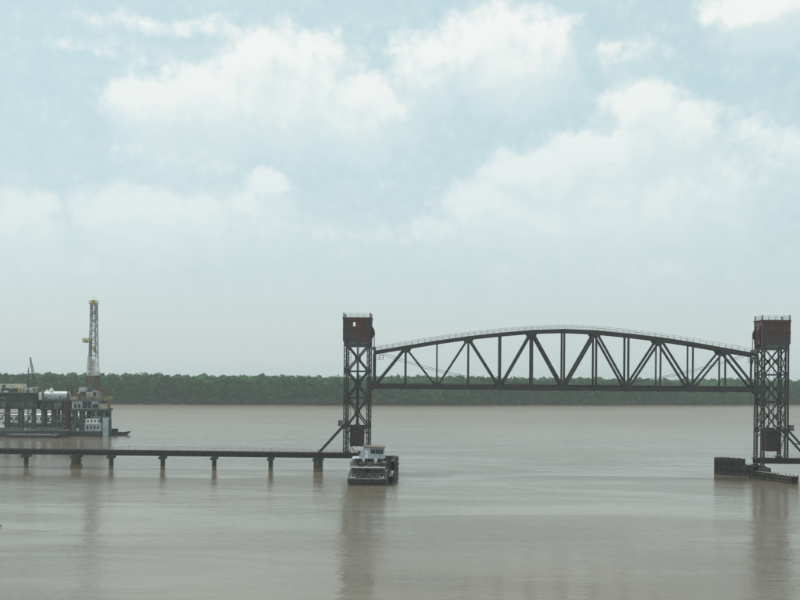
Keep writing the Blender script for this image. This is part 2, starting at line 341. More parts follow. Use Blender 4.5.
def forest():
    """the wooded far shore: trunks, and crowns of leaf clumps gathered in uneven lobes"""
    cen, siz, tin, trunks = [], [], [], []
    greens = np.array([(0.036, 0.138, 0.036), (0.052, 0.160, 0.040), (0.028, 0.112, 0.040), (0.060, 0.150, 0.042), (0.036, 0.122, 0.048)])
    def crown(x, y, z0, h, r, lobes, per, leaf, tint):
        for _ in range(lobes):
            a = rng.uniform(0, 6.283); u = rng.uniform(0.05, 1.0); rr = r * (1 - 0.62 * u ** 2) * rng.uniform(0.25, 0.95)
            c = np.array([x + rr * math.cos(a), y + rr * math.sin(a), z0 + h * (0.06 + 0.86 * u)])
            lr = r * rng.uniform(0.30, 0.55)
            d = rng.normal(size=(per, 3)); d /= np.linalg.norm(d, axis=1)[:, None]; d[:, 2] *= 0.75
            cen.append(c + d * (lr * rng.uniform(0.55, 1.05, (per, 1)))); siz.append(leaf * rng.uniform(0.6, 1.35, per))
            tin.append(np.repeat((tint * rng.uniform(0.76, 1.25))[None], per, 0))
    rows = [(5, 5.5, 0.9), (9, 6.5, 1.0), (15, 7, 1.0), (23, 8, 1.0), (33, 9, 1.0), (45, 10, 1), (60, 11, 1), (78, 12, 1), (98, 13, 1), (122, 14, 1), (150, 16, 1), (185, 18, 1), (230, 20, 1), (285, 22, 1), (350, 24, 1)]
    for ri, (dep, sp_, hs) in enumerate(rows):
        x0, x1 = -620 - dep * 0.5, 760 + dep * 0.5
        x = x0 + rng.uniform(0, sp_)
        while x < x1:
            y = float(bank(x)) + dep + rng.uniform(-0.35, 0.35) * sp_
            big = 0.5 + 0.5 * math.sin(x * 0.013 + 1.3) * math.sin(x * 0.031 + 0.4)
            h = (20.6 + 1.6 * big + rng.normal(0, 0.7)) if ri else (12 + 5 * rng.random() + 3 * big)
            h = min(h, 23.4)
            if ri > 2 and rng.random() < 0.008: h += rng.uniform(0.5, 1.5)
            r = h * rng.uniform(0.21, 0.30); t = greens[rng.integers(5)] * rng.uniform(0.82, 1.22) * (1 + 0.16 * math.sin(x * 0.047 + dep * 0.05) + 0.16 * math.sin(x * 0.0171 + 2.0 + dep * 0.02))
            low = 0.0 if ri < 3 else (0.15 if ri < 5 else 0.5)
            lb, per, lf = ((17, 34, 1.2) if ri < 4 else (8, 26, 1.5)) if ri < 8 else (6, 22, 2.0)
            crown(x, y, 1.6 + h * low, h * (1 - low), r, lb, per, lf, t)
            if ri < 4: trunks.append((x, y, 1.4, 1.6 + h * 0.75, 0.28))
            x += sp_ * rng.uniform(0.65, 1.35)
    x = -620.0                                   # willow scrub along the waterline
    while x < 760:
        h = rng.uniform(2.0, 6.5); crown(x, float(bank(x)) + rng.uniform(1.2, 4.0), 0.5, h, h * 0.55, 5, 26, 0.75, np.array((0.085, 0.125, 0.045)) * rng.uniform(0.7, 1.25))
        x += rng.uniform(1.2, 4.5)
    cen = np.concatenate(cen); siz = np.concatenate(siz); tin = np.concatenate(tin); n = len(cen)
    a = rng.normal(size=(n, 3)); a /= np.linalg.norm(a, axis=1)[:, None]
    b = np.cross(a, rng.normal(size=(n, 3))); b /= np.linalg.norm(b, axis=1)[:, None]
    s = siz[:, None]
    tri = np.stack([cen + a * s * 0.62, cen - a * s * 0.38 + b * s * 0.55, cen - a * s * 0.38 - b * s * 0.55], 1).reshape(-1, 3)
    tri[:, 2] = np.maximum(tri[:, 2], 0.25)
    tv, ti = [], []
    for (x, y, z0, z1, r) in trunks:
        o = n * 3 + len(tv)
        for z, q in ((z0, r), (z1, r * 0.35)):
            for i in range(5): tv.append((x + q * math.cos(i * 1.2566), y + q * math.sin(i * 1.2566), z))
        for i in range(5):
            j = (i + 1) % 5; ti += [(o + i, o + j, o + 5 + j), (o + i, o + 5 + j, o + 5 + i)]
    co = np.concatenate([tri, np.array(tv)]); fi = np.concatenate([np.arange(n * 3).reshape(-1, 3), np.array(ti)])
    me = bpy.data.meshes.new('forest'); nf = len(fi)
    me.vertices.add(len(co)); me.vertices.foreach_set('co', co.ravel().astype(np.float32))
    me.loops.add(nf * 3); me.loops.foreach_set('vertex_index', fi.ravel().astype(np.int32))
    me.polygons.add(nf); me.polygons.foreach_set('loop_start', np.arange(0, nf * 3, 3, dtype=np.int32))
    me.polygons.foreach_set('loop_total', np.full(nf, 3, np.int32))
    mi = np.zeros(nf, np.int32); mi[n:] = 1; me.polygons.foreach_set('material_index', mi)
    me.update(); me.materials.append(M['leaf']); me.materials.append(M['bark'])
    at = me.color_attributes.new('tint', 'FLOAT_COLOR', 'POINT')
    colr = np.ones((len(co), 4), np.float32); colr[:n * 3, :3] = np.repeat(tin, 3, 0); at.data.foreach_set('color', colr.ravel())
    o = bpy.data.objects.new('forest', me); C.objects.link(o); o['kind'] = 'stuff'
    return nf
print('forest tris', forest())

# ------------------------------------------------------------------ the railway lift bridge
YAW = rad(2.5); OX, OY = -11.1, 250.0; SPAN = 107.1       # left tower centre; towers 107.1 m apart
def B(s, t=0.0, z=0.0): return (OX + s * math.cos(YAW) + t * math.sin(YAW), OY - s * math.sin(YAW) + t * math.cos(YAW), z)
def s_of(x):                                               # distance along the bridge for a column of the photograph
    q = (x - 400) / FPX
    return (q * OY - OX) / (math.cos(YAW) + q * math.sin(YAW))
HT = 2.65                                                  # half the distance between the trusses / tower faces
TOP = 4.75                                                 # approach deck level
LV = [4.75, 11.9, 19.3, 26.3, 33.1]                        # tower panel levels

def lift_tower(name, label, s0, g):
    """g = +1: lift span on the +s side; -1: on the -s side"""
    T = thing(name, label, 'bridge tower', B(s0), -YAW, 'towers of the lift bridge')
    for a in (-1, 1):
        for t in (-HT, HT):
            zb = 2.9 if a * g > 0 else TOP
            MB().laced((a * 3.0, t, zb), (a * 3.0, t, 34.0), 0.72, 0.92, (1, 0, 0), 0.75, 0.09).build('leg', 'steel', T)
    for i, z in enumerate(LV):
        for t in (-HT, HT):
            if i: MB().laced((-2.5, t, z), (2.5, t, z), 0.40, 0.34, (0, 1, 0), 0.5, 0.05).build('strut', 'steel', T)
        for a in (-1, 1):
            if i: MB().laced((a * 3.0, -HT + .4, z + .05), (a * 3.0, HT - .4, z + .05), 0.40, 0.34, (1, 0, 0), 0.5, 0.05).build('strut', 'steel', T)
    for i in (1, 2, 3):
        z0, z1 = LV[i], LV[i + 1]; zm = (z0 + z1) / 2
        for t in (-HT, HT):
            MB().bar((-2.6, t - .09, z0 + .2), (2.6, t - .09, z1 - .2), 0.36, 0.15).build('diagonal_brace', 'steel', T)
            MB().bar((-2.6, t + .09, z1 - .2), (2.6, t + .09, z0 + .2), 0.36, 0.15).build('diagonal_brace', 'steel', T)
            MB().box(-.55, .55, t - .20, t - .17, zm - .5, zm + .5).build('gusset_plate', 'steel', T)
            for a in (-1, 1): MB().box(a * 2.75 - .55, a * 2.75 + .55, t - .40, t - .37, z0 - .55, z0 + .75).build('gusset_plate', 'steel', T)
        for a in (-1, 1):
            MB().bar((a * 3 - .09, -HT + .3, z0 + .2), (a * 3 - .09, HT - .3, z1 - .2), 0.26, 0.14, (1, 0, 0)).build('diagonal_brace', 'steel', T)
            MB().bar((a * 3 + .09, -HT + .3, z1 - .2), (a * 3 + .09, HT - .3, z0 + .2), 0.26, 0.14, (1, 0, 0)).build('diagonal_brace', 'steel', T)
    # knee braces under the lowest struts
    for t in (-HT, HT):
        for a in (-1, 1): MB().bar((a * 2.6, t, LV[1] - 1.9), (a * 1.2, t, LV[1] - .2), .22, .18).build('knee_brace', 'steel', T)
    # raking back braces down to the approach pier
    for t in (-HT, HT): MB().laced((-g * 3.3, t, 12.3), (-g * 10.0, t, TOP + .1), 0.5, 0.42, (0, 1, 0), 0.5, 0.06).build('back_brace', 'steel', T)
    MB().bar((-g * 6.6, -HT, 8.55), (-g * 6.6, HT, 8.55), .25, .25).build('strut', 'steel', T)
    eb = MB().box(-g * 4.2 - .55, -g * 4.2 + .55, -HT - .5, -HT + .5, 12.2, 13.5); eb.build('equipment_box', 'deckgrey', T)
    MB().box(-g * 4.0 - .9, -g * 4.0 + .9, -HT - .7, -HT + .7, 12.05, 12.17).build('landing', 'steel', T)
    # machinery house at the top
    H = bpy.data.objects.new('machinery_house', None); C.objects.link(H); H.parent = T
    x0, x1, y0, y1, z0, z1 = -3.65, 3.45, -2.95, 2.95, 34.15, 40.1
    if g < 0: x0, x1 = -x1, -x0
    wz0, wz1 = 38.0, 39.1
    wx0, wx1 = (-0.95, -0.40) if g > 0 else (1.2, 1.7)
    hole = g > 0
    for y in (y0, y1):
        w = MB()
        if hole:
            wx0, wx1, wz0, wz1 = (-1.05, -0.45, 38.0, 39.2) if y < 0 else (-2.1, -0.5, 38.0, 39.4)
            for bx in ((x0, wx0, z0, z1), (wx1, x1, z0, z1), (wx0, wx1, z0, wz0), (wx0, wx1, wz1, z1)): w.box(bx[0], bx[1], y - .05, y + .05, bx[2], bx[3])
        else: w.box(x0, x1, y - .05, y + .05, z0, z1)
        w.build('wall', 'house', H)
        e = -1 if y < 0 else 1
        r = MB()
        for i in range(9):
            xx = x0 + (x1 - x0) * i / 8
            if hole and wx0 - .1 < xx < wx1 + .1: continue
            r.box(xx - .06, xx + .06, y + e * .055 - .05, y + e * .055 + .05, z0 + .02, z1 - .02)
        r.build('wall_rib', 'house', H)
        MB().box(x0 - .12, x1 + .12, y + e * .12 - .06, y + e * .12 + .06, 36.95, 37.25).build('band', 'rust', H)
        MB().box(x0 - .10, x1 + .10, y + e * .12 - .07, y + e * .12 + .07, 39.45, 40.05).build('band', 'rust', H)
        if hole:
            MB().box(wx0 - .12, wx1 + .12, y + e * .14 - .04, y + e * .14 + .04, wz0 - .14, wz0 - .02).build('window_sill', 'steel', H)
    for x in (x0, x1):
        inner = (x > 0) == (g > 0)
        w = MB()
        if inner:
            for bb in ((y0, -2.35), (-1.35, 1.35), (2.35, y1)): w.box(x - .05, x + .05, bb[0] + .05, bb[1] - .05, z0, z1)
            for yy in (-1.85, 1.85): w.box(x - .05, x + .05, yy - .55, yy + .55, 38.9, z1)
        else: w.box(x - .05, x + .05, y0 + .05, y1 - .05, z0, z1)
        w.build('wall', 'house', H)
    MB().box(x0 - .25, x1 + .25, y0 - .25, y1 + .25, z1, z1 + .22).build('roof', 'house', H)
    MB().box(x0 + .05, x1 - .05, y0 + .05, -.4, 34.0, 34.14).box(x0 + .05, x1 - .05, .4, y1 - .05, 34.0, 34.14).build('floor', 'steel', H)
    rl = MB(); zt = z1 + .22
    for (xa, ya, xb, yb) in ((x0, y0, x1, y0), (x0, y1, x1, y1), (x0, y0, x0, y1), (x1, y0, x1, y1)):
        for h in (.5, 1.05): rl.bar((xa, ya, zt + h), (xb, yb, zt + h), .06, .06, (0, 0, 1))
        for i in range(5): rl.bar((xa + (xb - xa) * i / 4, ya + (yb - ya) * i / 4, zt), (xa + (xb - xa) * i / 4, ya + (yb - ya) * i / 4, zt + 1.05), .07, .07)
    rl.build('railing', 'galv', T)
    for xx in (x0 + .1, x1 - .1):
        for yy in (y0 + .1, y1 - .1): MB().box(xx - .13, xx + .13, yy - .13, yy + .13, zt, zt + 1.2).build('corner_post', 'steel', T)
    # plate-girder band that carries the house
    for t in (-HT - .1, HT + .1):
        b = MB().box(-3.45, 3.45, t - .05, t + .05, 32.75, 34.0)
        b.box(-3.45, 3.45, t - .22, t + .22, 33.92, 34.02).box(-3.45, 3.45, t - .22, t + .22, 32.7, 32.8)
        for i in range(9): b.box(-3.4 + i * .85 - .04, -3.4 + i * .85 + .04, t - .18, t + .18, 32.8, 33.92)
        b.build('head_girder', 'deckgrey', T)
    # rope sheaves looking out of the span side of the house
    for t in (-1.85, 1.85):
        sh = MB(); cx, cz, R = g * 2.1, 36.6, 2.15
        sh.tube((cx, t - .28, cz), (cx, t + .28, cz), R - .12, n=36)
        sh.tube((cx, t - .34, cz), (cx, t - .28, cz), R, n=36); sh.tube((cx, t + .28, cz), (cx, t + .34, cz), R, n=36)
        o = sh.build('sheave', 'rust', T); MB().tube((cx, t - .6, cz), (cx, t + .6, cz), .35, n=14).build('axle', 'steel', o)
    # ladder with hoops
    ld = MB(); lx, ly = -g * 1.95, -HT - .25
    for d in (-.42, .42): ld.bar((lx + d, ly, TOP), (lx + d, ly, 33.0), .09, .09)
    z = TOP + .4
    while z < 33: ld.bar((lx - .42, ly, z), (lx + .42, ly, z), .06, .06); z += .62
    z = TOP + 3
    while z < 33:
        ld.bar((lx - .42, ly, z), (lx - .42, ly - .7, z), .06, .08).bar((lx + .42, ly, z), (lx + .42, ly - .7, z), .06, .08).bar((lx - .42, ly - .7, z), (lx + .42, ly - .7, z), .06, .08); z += 1.85
    ld.build('ladder', 'steel', T)
    # slack supply cable swinging from the tower leg
    c = MB(); p = []
    for i in range(17):
        u = i / 16; p.append((-g * (2.45 - 2.4 * u), -HT - .3, 10.6 - 4.6 * u - 2.6 * math.sin(math.pi * u * .9) * (.35 + u * .4)))
    c.path(p, .11).build('supply_cable', 'rope', T)
    # bearing shoes
    for a in (-1, 1):
        for t in (-HT, HT):
            zb = 2.6 if a * g > 0 else TOP - .02
            MB().box(a * 3 - .75, a * 3 + .75, t - .6, t + .6, zb, zb + .32).build('shoe', 'steel', T)
    # counterweight and ropes: a thing of its own that rides in the tower
    CWT = thing('counterweight', 'rusty counterweight block hanging low inside the ' + ('left tower above the towboat' if g > 0 else 'right tower'), 'counterweight', B(s0, 0, 6.7), -YAW, 'counterweights of the lift bridge')
    MB().box(-1.75, 1.75, -1.9, 1.9, 0.0, 5.0).build('block', 'cwt', CWT)
    fr = MB()
    for x in (-1.3, 0, 1.3):
        for y in (-1.95, 1.95): fr.box(x - .12, x + .12, y - .06, y + .06, -.12, 5.45)
    for x in (-1.3, 0, 1.3): fr.box(x - .12, x + .12, -2.0, 2.0, 5.01, 5.3)
    fr.box(-.45, .45, -2.0, 2.0, 5.3, 5.9)
    fr.build('hanger_frame', 'steel', CWT)
    for t in (-1.85, 1.85):
        rp = MB()
        for x in (-.16, -.05, .06, .17): rp.tube((x * .8, t + x, 5.8), (x * .25 - g * .03, t + x, 29.9), .055, n=6)
        rp.build('rope_bundle', 'rope', CWT)
    return T
lift_tower('lift_tower', 'left steel lift bridge tower with a small window hole in its machinery house', 0, 1)
lift_tower('lift_tower', 'right steel lift bridge tower standing behind the dark timber fender', SPAN, -1)

# lift span, raised
S0, S1 = 4.35, SPAN - 4.35; NP = 12; PL = (S1 - S0) / NP
ZB = 22.3
ZT = {0: 31.2, 1: 32.6, 2: 34.0, 3: 35.2, 4: 36.15, 5: 36.9, 6: 37.2}
for i in range(7): ZT[12 - i] = ZT[i]
LS = thing('lift_span', 'raised curved-top steel truss span hanging between the two towers', 'bridge span', B(S0, 0, ZB), -YAW)
LS.location = B(S0, 0, 0)
def node(i, top, t): return (PL * i, t, ZT[i] if top else ZB)
for t in (-HT, HT):
    e = -1 if t < 0 else 1
    for i in range(NP):
        MB().laced(node(i, 1, t), node(i + 1, 1, t), 0.78, 0.62, (0, 1, 0), 0.8).build('top_chord', 'steel', LS)
        MB().laced(node(i, 0, t), node(i + 1, 0, t), 0.86, 0.56, (0, 1, 0), 0.8).build('bottom_chord', 'steel', LS)
        a, b = (node(i, 0, t), node(i + 1, 1, t)) if i % 2 == 0 else (node(i, 1, t), node(i + 1, 0, t))
        wv = 0.56 if i in (0, 11) or 2 <= i <= 9 else 0.46
        MB().laced(a, b, wv, 0.46, (0, 1, 0), 0.55).build('diagonal', 'steel', LS)
    for i in range(NP + 1):
        w = 0.46 if i in (0, 12) else (0.50 if 4 <= i <= 8 else 0.39)
        a, b = V(node(i, 0, t)), V(node(i, 1, t)); a.z += .3; b.z -= .3
        MB().laced(a, b, w, 0.42, (0, 1, 0), 0.6).build('vertical', 'steel', LS)
        for y in (t - .33, t + .33):
            if i % 2: # big top gussets
                q = 1.35; z = ZT[i]
                MB().prism([(PL * i - q, z + .28), (PL * i + q, z + .28), (PL * i + q, z - .35), (PL * i + .8, z - 1.25), (PL * i - .8, z - 1.25), (PL * i - q, z - .35)], y - .02, y + .02).build('gusset_plate', 'steel', LS)
            else:
                q = 1.45 if 0 < i < 12 else 1.0
                MB().prism([(PL * i - q, ZB - .48), (PL * i + q, ZB - .48), (PL * i + q, ZB + .4), (PL * i + .8, ZB + 1.35), (PL * i - .8, ZB + 1.35), (PL * i - q, ZB + .4)], y - .02, y + .02).build('gusset_plate', 'steel', LS)
    # handrail along the top chord walkway
    h = MB()
    for i in range(NP):
        a, b = V(node(i, 1, t)), V(node(i + 1, 1, t)); a.z += .42; b.z += .42; a.y += e * .38; b.y += e * .38
        for hh in (.55, 1.05): h.bar(a + V((0, 0, hh)), b + V((0, 0, hh)), .06, .06, (0, 1, 0))
        for j in range(5):
            c = a + (b - a) * (j / 5); h.bar(c, c + V((0, 0, 1.05)), .07, .07)
    h.build('handrail', 'galv', LS)
    wk = MB()
    for i in range(NP):
        a, b = V(node(i, 1, t)), V(node(i + 1, 1, t)); a.z += .44; b.z += .44
        wk.bar(a, b, .06, .84, (0, 1, 0))
    wk.build('walkway', 'deckgrey', LS)
for i in range(NP + 1):
    x = PL * i
    fb_ = MB().box(x - .03, x + .03, -HT + .34, HT - .34, ZB - .62, ZB + .30)
    fb_.box(x - .18, x + .18, -HT + .34, HT - .34, ZB - .68, ZB - .62).box(x - .18, x + .18, -HT + .34, HT - .34, ZB + .30, ZB + .36)
    fb_.build('floor_beam', 'steel', LS)
    MB().laced((x, -HT + .36, ZT[i]), (x, HT - .36, ZT[i]), .3, .3, (0, 0, 1), .5, .05).build('top_strut', 'steel', LS)
for i in range(NP):
    for sgn in (-1, 1):
        MB().bar((PL * i + .3, sgn * (HT - .4), ZT[i] + sgn * .06), (PL * (i + 1) - .3, -sgn * (HT - .4), ZT[i + 1] + sgn * .06), .13, .1, (0, 0, 1)).build('lateral_brace', 'steel', LS)
        MB().bar((PL * i + .3, sgn * (HT - .4), ZB - .45 + sgn * .06), (PL * (i + 1) - .3, -sgn * (HT - .4), ZB - .45 + sgn * .06), .13, .1, (0, 0, 1)).build('lateral_brace', 'steel', LS)
for y in (-.85, .85): MB().box(0, PL * NP, y - .16, y + .16, ZB - .3, ZB + .52).build('stringer', 'steel', LS)
tie = MB()
for i in range(int(PL * NP / .62)): tie.box(.3 + i * .62 - .12, .3 + i * .62 + .12, -1.5, 1.5, ZB + .525, ZB + .75)
tie.build('sleepers', 'timber', LS)['kind'] = 'stuff'
for y in (-.75, .75): MB().box(0, PL * NP, y - .04, y + .04, ZB + .752, ZB + .92).build('rail', 'rust', LS)
for xx, g in ((0.0, 1), (PL * NP, -1)):
    MB().laced((xx, -HT + .3, 30.6), (xx, HT - .3, 30.6), .6, .34, (1, 0, 0), .6).build('portal_strut', 'steel', LS)
    for sgn in (-1, 1): MB().bar((xx, sgn * (HT - .25), 28.4), (xx, sgn * .6, 30.5), .25, .2, (1, 0, 0)).build('portal_brace', 'steel', LS)
    # lifting girder with the span ropes coming down from the sheaves
    MB().box(xx - g * .1 - .3, xx - g * .1 + .3, -HT, HT, 31.85, 32.75).build('lifting_girder', 'steel', LS)
    for t in (-1.85, 1.85):
        rp = MB()
        for q in (-.15, -.05, .05, .15): rp.tube((xx - g * .1, t + q, 32.7), (xx - g * .1, t + q, 36.6), .05, n=6)
        rp.build('rope_bundle', 'rope', LS)
    # small open inspection platform hung under the chord
    pf = MB().box(xx + g * .5 if g > 0 else xx - 2.6, xx + 2.6 if g > 0 else xx - .5, -HT - 1.3, -HT - .35, 29.35, 29.45)
    for dx in (.55, 1.55, 2.55):
        pf.bar((xx + g * dx, -HT - 1.26, 29.4), (xx + g * dx, -HT - 1.26, 30.5), .07, .07).bar((xx + g * dx, -HT - .4, 29.4), (xx + g * dx, -HT - .4, 31.5), .07, .07)
    for hh in (29.95, 30.5): pf.bar((xx + g * .5, -HT - 1.26, hh), (xx + g * 2.6, -HT - 1.26, hh), .06, .06)
    pf.build('inspection_platform', 'steel', LS)
    for t in (-HT, HT):   # guide shoes that run on the tower legs
        MB().box(xx - g * .75 - .28, xx - g * .75 + .28, t - .3, t + .3, ZB - .9, ZB + .9).build('guide_shoe', 'steel', LS)

# slack power cables hanging from end to end of the span
for kx, (t, z0_, dz, lb) in enumerate(((HT + 1.2, 31.6, 8.6, 'thin slack power cable drooping behind the truss, the upper of two'), (HT + 1.6, 31.0, 8.4, 'thin slack power cable drooping behind the truss, the lower of two'))):
    c = MB(); p = []
    for i in range(49):
        u = i / 48; p.append((1.2 + u * (PL * NP - 2.4), t, z0_ - dz * 4 * u * (1 - u)))
    c.path(p, .055, 5); o = c.build('droop_cable', 'rope'); o.location = B(S0); o.rotation_euler = (0, 0, -YAW)
    tag(o, lb, 'cable', 'slack cables under the truss')

# approach spans and piers
def pier(name, label, s, w, cap=True, wide=False, len_t=7.5):
    T = thing(name, label, 'bridge pier', B(s), -YAW, 'approach bridge piers'); h = w / 2
    def outline(a, b, n=5):
        o = []
        for i in range(n + 1):
            th = math.pi * i / n; o.append((a * math.cos(th), b / 2 + a * math.sin(th)))
        for i in range(n + 1):
            th = math.pi * (1 + i / n); o.append((a * math.cos(th), -b / 2 + a * math.sin(th)))
        return o
    MB().plan(outline(h * 1.04, len_t - w), -2.5, 2.6, 0.96).build('shaft', 'concrete', T)
    if cap: MB().plan([(-h * 1.1, -1.75), (h * 1.1, -1.75), (h * 1.1, 1.75), (-h * 1.1, 1.75)], 2.6, 3.22, 1.08).build('cap', 'concrete', T)
    if wide: MB().plan(outline(h * 1.3, len_t - w * .7), -2.5, 0.9, .96).build('footing', 'concrete', T)
    for y in (-1.15, 1.15): MB().box(-h * .7, h * .7, y - .35, y + .35, 3.22, 3.46).build('bearing', 'steel', T)
    return T
def girder_span(s0, s1, label):
    T = thing('girder_span', label, 'bridge span', B(s0), -YAW, 'plate girder approach spans'); L = s1 - s0 - .06
    for y in (-1.15, 1.15):
        gd = MB().box(0.03, L, y - .03, y + .03, 3.5, 4.42).box(0.03, L, y - .22, y + .22, 3.462, 3.5).box(0.03, L, y - .22, y + .22, 4.42, 4.46)
        n = max(2, int(L / 1.5))
        for i in range(n + 1):
            x = .1 + (L - .2) * i / n; gd.box(x - .04, x + .04, y - .18, y + .18, 3.5, 4.42)
        gd.build('plate_girder', 'steel', T)
    tie = MB()
    for i in range(int(L / .6)): tie.box(.2 + i * .6 - .12, .2 + i * .6 + .12, -1.75, 1.75, 4.462, 4.68)
    tie.build('sleepers', 'timber', T)['kind'] = 'stuff'
    for y in (-.75, .75): MB().box(0, L, y - .04, y + .04, 4.682, 4.85).build('rail', 'rust', T)
    for y in (-1.82, 1.82):
        MB().box(0, L, y - .10, y + .10, 4.40, 4.75).build('kerb_timber', 'timber', T)
        r = MB(); n = max(2, int(L / 1.9))
        for i in range(n + 1): r.bar((.1 + (L - .2) * i / n, y, 4.75), (.1 + (L - .2) * i / n, y, 5.75), .06, .06)
        for hh in (5.25, 5.72): r.bar((0.05, y, hh), (L, y, hh), .028, .028)
        r.build('railing', 'galv', T)
PX = [-75, -20, 27, 77, 112, 163.5, 215, 271.5, 319]
LBL = ['slim concrete trestle pier beyond the left edge', 'slim concrete trestle pier at the very left end', 'leftmost slim trestle pier in view, left of the stout pier', 'stout wide trestle pier, second from the left end', 'slim trestle pier just right of the stout pier', 'slim trestle pier midway along the left approach',
       'slim trestle pier two right of the stout one\'s neighbour', 'last slim trestle pier before the pier with the raking brace', 'wide trestle pier under the foot of the left raking brace']
LBL[6] = 'slim trestle pier, third right of the stout pier'
SP = [s_of(x) for x in PX]
for i, s in enumerate(SP):
    if i < 1: continue
    w = {3: 1.8, 8: 2.2}.get(i, 1.2)
    pier('trestle_pier', LBL[i], s, w, True, i == 3, {3: 4.0, 8: 4.4}.get(i, 1.3))
GL = ['girder span running out of the left edge', 'girder span from left edge to the leftmost pier', 'girder span between the leftmost pier and the stout pier', 'short girder span just right of the stout pier', 'girder span third right of the leftmost pier in view',
      'girder span in the middle of the left approach', 'girder span second from the left raking brace', 'girder span next to the left raking brace', 'girder span under the left tower']
for i in range(len(SP) - 1): girder_span(SP[i], SP[i + 1], GL[i])
girder_span(SP[-1], 4.2, GL[8])
RB = SPAN + 10.0
girder_span(SPAN - 4.2, RB, 'girder span under the right tower'); girder_span(RB, RB + 13.5, 'girder span beyond the right tower, running out of frame'); girder_span(RB + 13.5, RB + 27, 'girder span far past the right edge')
pier('trestle_pier', 'trestle pier under the right raking brace at the right edge', RB, 2.2, True, False, 4.4)
pier('trestle_pier', 'trestle pier past the right edge', RB + 13.5, 1.2, True, False, 1.3)
for s, lb in ((2.9, 'tower pier beside the towboat under the left tower'), (SPAN - 2.9, 'tower pier with silt-tan footing under the right tower')):
    T = thing('tower_pier', lb, 'bridge pier', B(s), -YAW, 'piers of the lift towers')
    out = [(-1.6, -4.6), (0, -6.0), (1.6, -4.6), (1.6, 4.6), (0, 6.0), (-1.6, 4.6)]
    MB().plan(out, -2.5, 2.6, .95).build('shaft', 'concrete', T)
    MB().plan([(x * 1.7, y * 1.25) for x, y in out], -2.5, 1.5, .72).build('footing', 'footing', T)

# ------------------------------------------------------------------ timber fenders
def fender(name, label, line, thick, cap_w):
    """line: (x, y, top height); sheeted timber wall with piles on both sides, walers and a plank walk on top"""
    T = thing(name, label, 'fender', (line[0][0], line[0][1], 0), 0, 'timber fenders of the lift bridge'); ox, oy = line[0][:2]
    for (xa, ya, za), (xb, yb, zb) in zip(line[:-1], line[1:]):
        a, b = V((xa - ox, ya - oy, 0)), V((xb - ox, yb - oy, 0)); L = (b - a).length; d = (b - a) / L; q = V((-d.y, d.x, 0)); n = max(2, int(L / 1.25))
        top = min(za, zb) if abs(za - zb) > 1 else (za + zb) / 2
        for sgn in (-1, 1):
            nb = max(2, int(L / .62))
            for i in range(nb):
                c = a + d * (L * (i + .5) / nb) + q * (sgn * (thick / 2)); hh = top - random.uniform(0, .16); ww = L / nb / 2 * .94
                p0, p1 = c - d * ww, c + d * ww
                MB().add([p0 - q * .07 + V((0, 0, -2)), p1 - q * .07 + V((0, 0, -2)), p1 + q * .07 + V((0, 0, -2)), p0 + q * .07 + V((0, 0, -2)),
                          p0 - q * .07 + V((0, 0, hh)), p1 - q * .07 + V((0, 0, hh)), p1 + q * .07 + V((0, 0, hh)), p0 + q * .07 + V((0, 0, hh))],
                         [(3, 2, 1, 0), (4, 5, 6, 7), (0, 1, 5, 4), (1, 2, 6, 5), (2, 3, 7, 6), (3, 0, 4, 7)]).build('sheet_plank', 'timber', T)
            for i in range(n + 1):
                c = a + d * (L * i / n) + q * (sgn * (thick / 2 + .24)); MB().tube(c + V((0, 0, -2)), c + V((0, 0, top + random.uniform(.05, .35))), .19, .17, 9).build('pile', 'timber', T)
            for hh in ([.55, 1.25] if top < 2 else [.7, 2.0, top - .5]):
                c = q * (sgn * (thick / 2 + .5)); MB().bar(a + c + V((0, 0, hh)), b + c + V((0, 0, hh)), .28, .16, (q.x, q.y, 0)).build('waler', 'timber', T)
        nc = 4
        for i in range(nc):
            c = q * ((i - (nc - 1) / 2) * cap_w / nc); zc = top + .08
            MB().bar(a + c + V((0, 0, zc)), b + c + V((0, 0, zc)), .09, cap_w / nc * .9, (q.x, q.y, 0)).build('walk_plank', 'plank' if top < 2.3 else 'timber', T)
    return T
fender('timber_fender', 'dark timber fender in front of the right tower, stepping down to a pale low walk', [(83.6, 250.6, 4.3), (89.2, 246.2, 4.5)][:2] + [(90.9, 241.6, 2.9), (95.2, 228.9, 1.75)], 1.5, 1.5)
fender('timber_fender', 'dark timber fender beside the towboat, just right of the left tower', [(-4.9, 250.3, 3.9), (-1.1, 250.3, 4.1), (-1.7, 236.0, 3.6), (-2.0, 222.5, 1.6)], .9, .9)

# ------------------------------------------------------------------ towboat by the left tower
TB = thing('towboat', 'towboat with pale blue raised pilothouse, stern towards us, below the left tower', 'towboat', (-7.35, 218.2, 0), rad(-0.8))
def hull_outline(w, l, rb, rs):
    o = []
    for cx, cy, r, a0 in ((w - rs, rs, rs, -90), (w - rb, l - rb, rb, 0), (-w + rb, l - rb, rb, 90), (-w + rs, rs, rs, 180)):
        for i in range(5): t = rad(a0 + 90 * i / 4); o.append((cx + r * math.cos(t), cy + r * math.sin(t)))
    return o
ho = hull_outline(4.45, 21.5, .7, 1.2)
MB().plan(ho, -1.2, 1.35, 1.03, 0, 10.7).build('hull', 'hull', TB)
MB().plan([(x * 1.035, 10.7 + (y - 10.7) * 1.035) for x, y in ho], 1.352, 1.62).build('gunwale', 'deckgrey', TB)
MB().plan([(x * 1.05, 10.7 + (y - 10.7) * 1.05) for x, y in ho], .72, .98).build('rub_rail', 'hull', TB)
MB().box(-3.7, 3.7, 3.6, 16.5, 1.622, 3.9).build('deckhouse', 'dark', TB)
for x in (-2.7, -.9, .9, 2.7):
    w = MB().box(x - .45, x + .45, 3.50, 3.598, 2.3, 3.4).build('window', 'deckgrey', TB); MB().box(x - .36, x + .36, 3.44, 3.498, 2.4, 3.3).build('pane', 'glass', w)
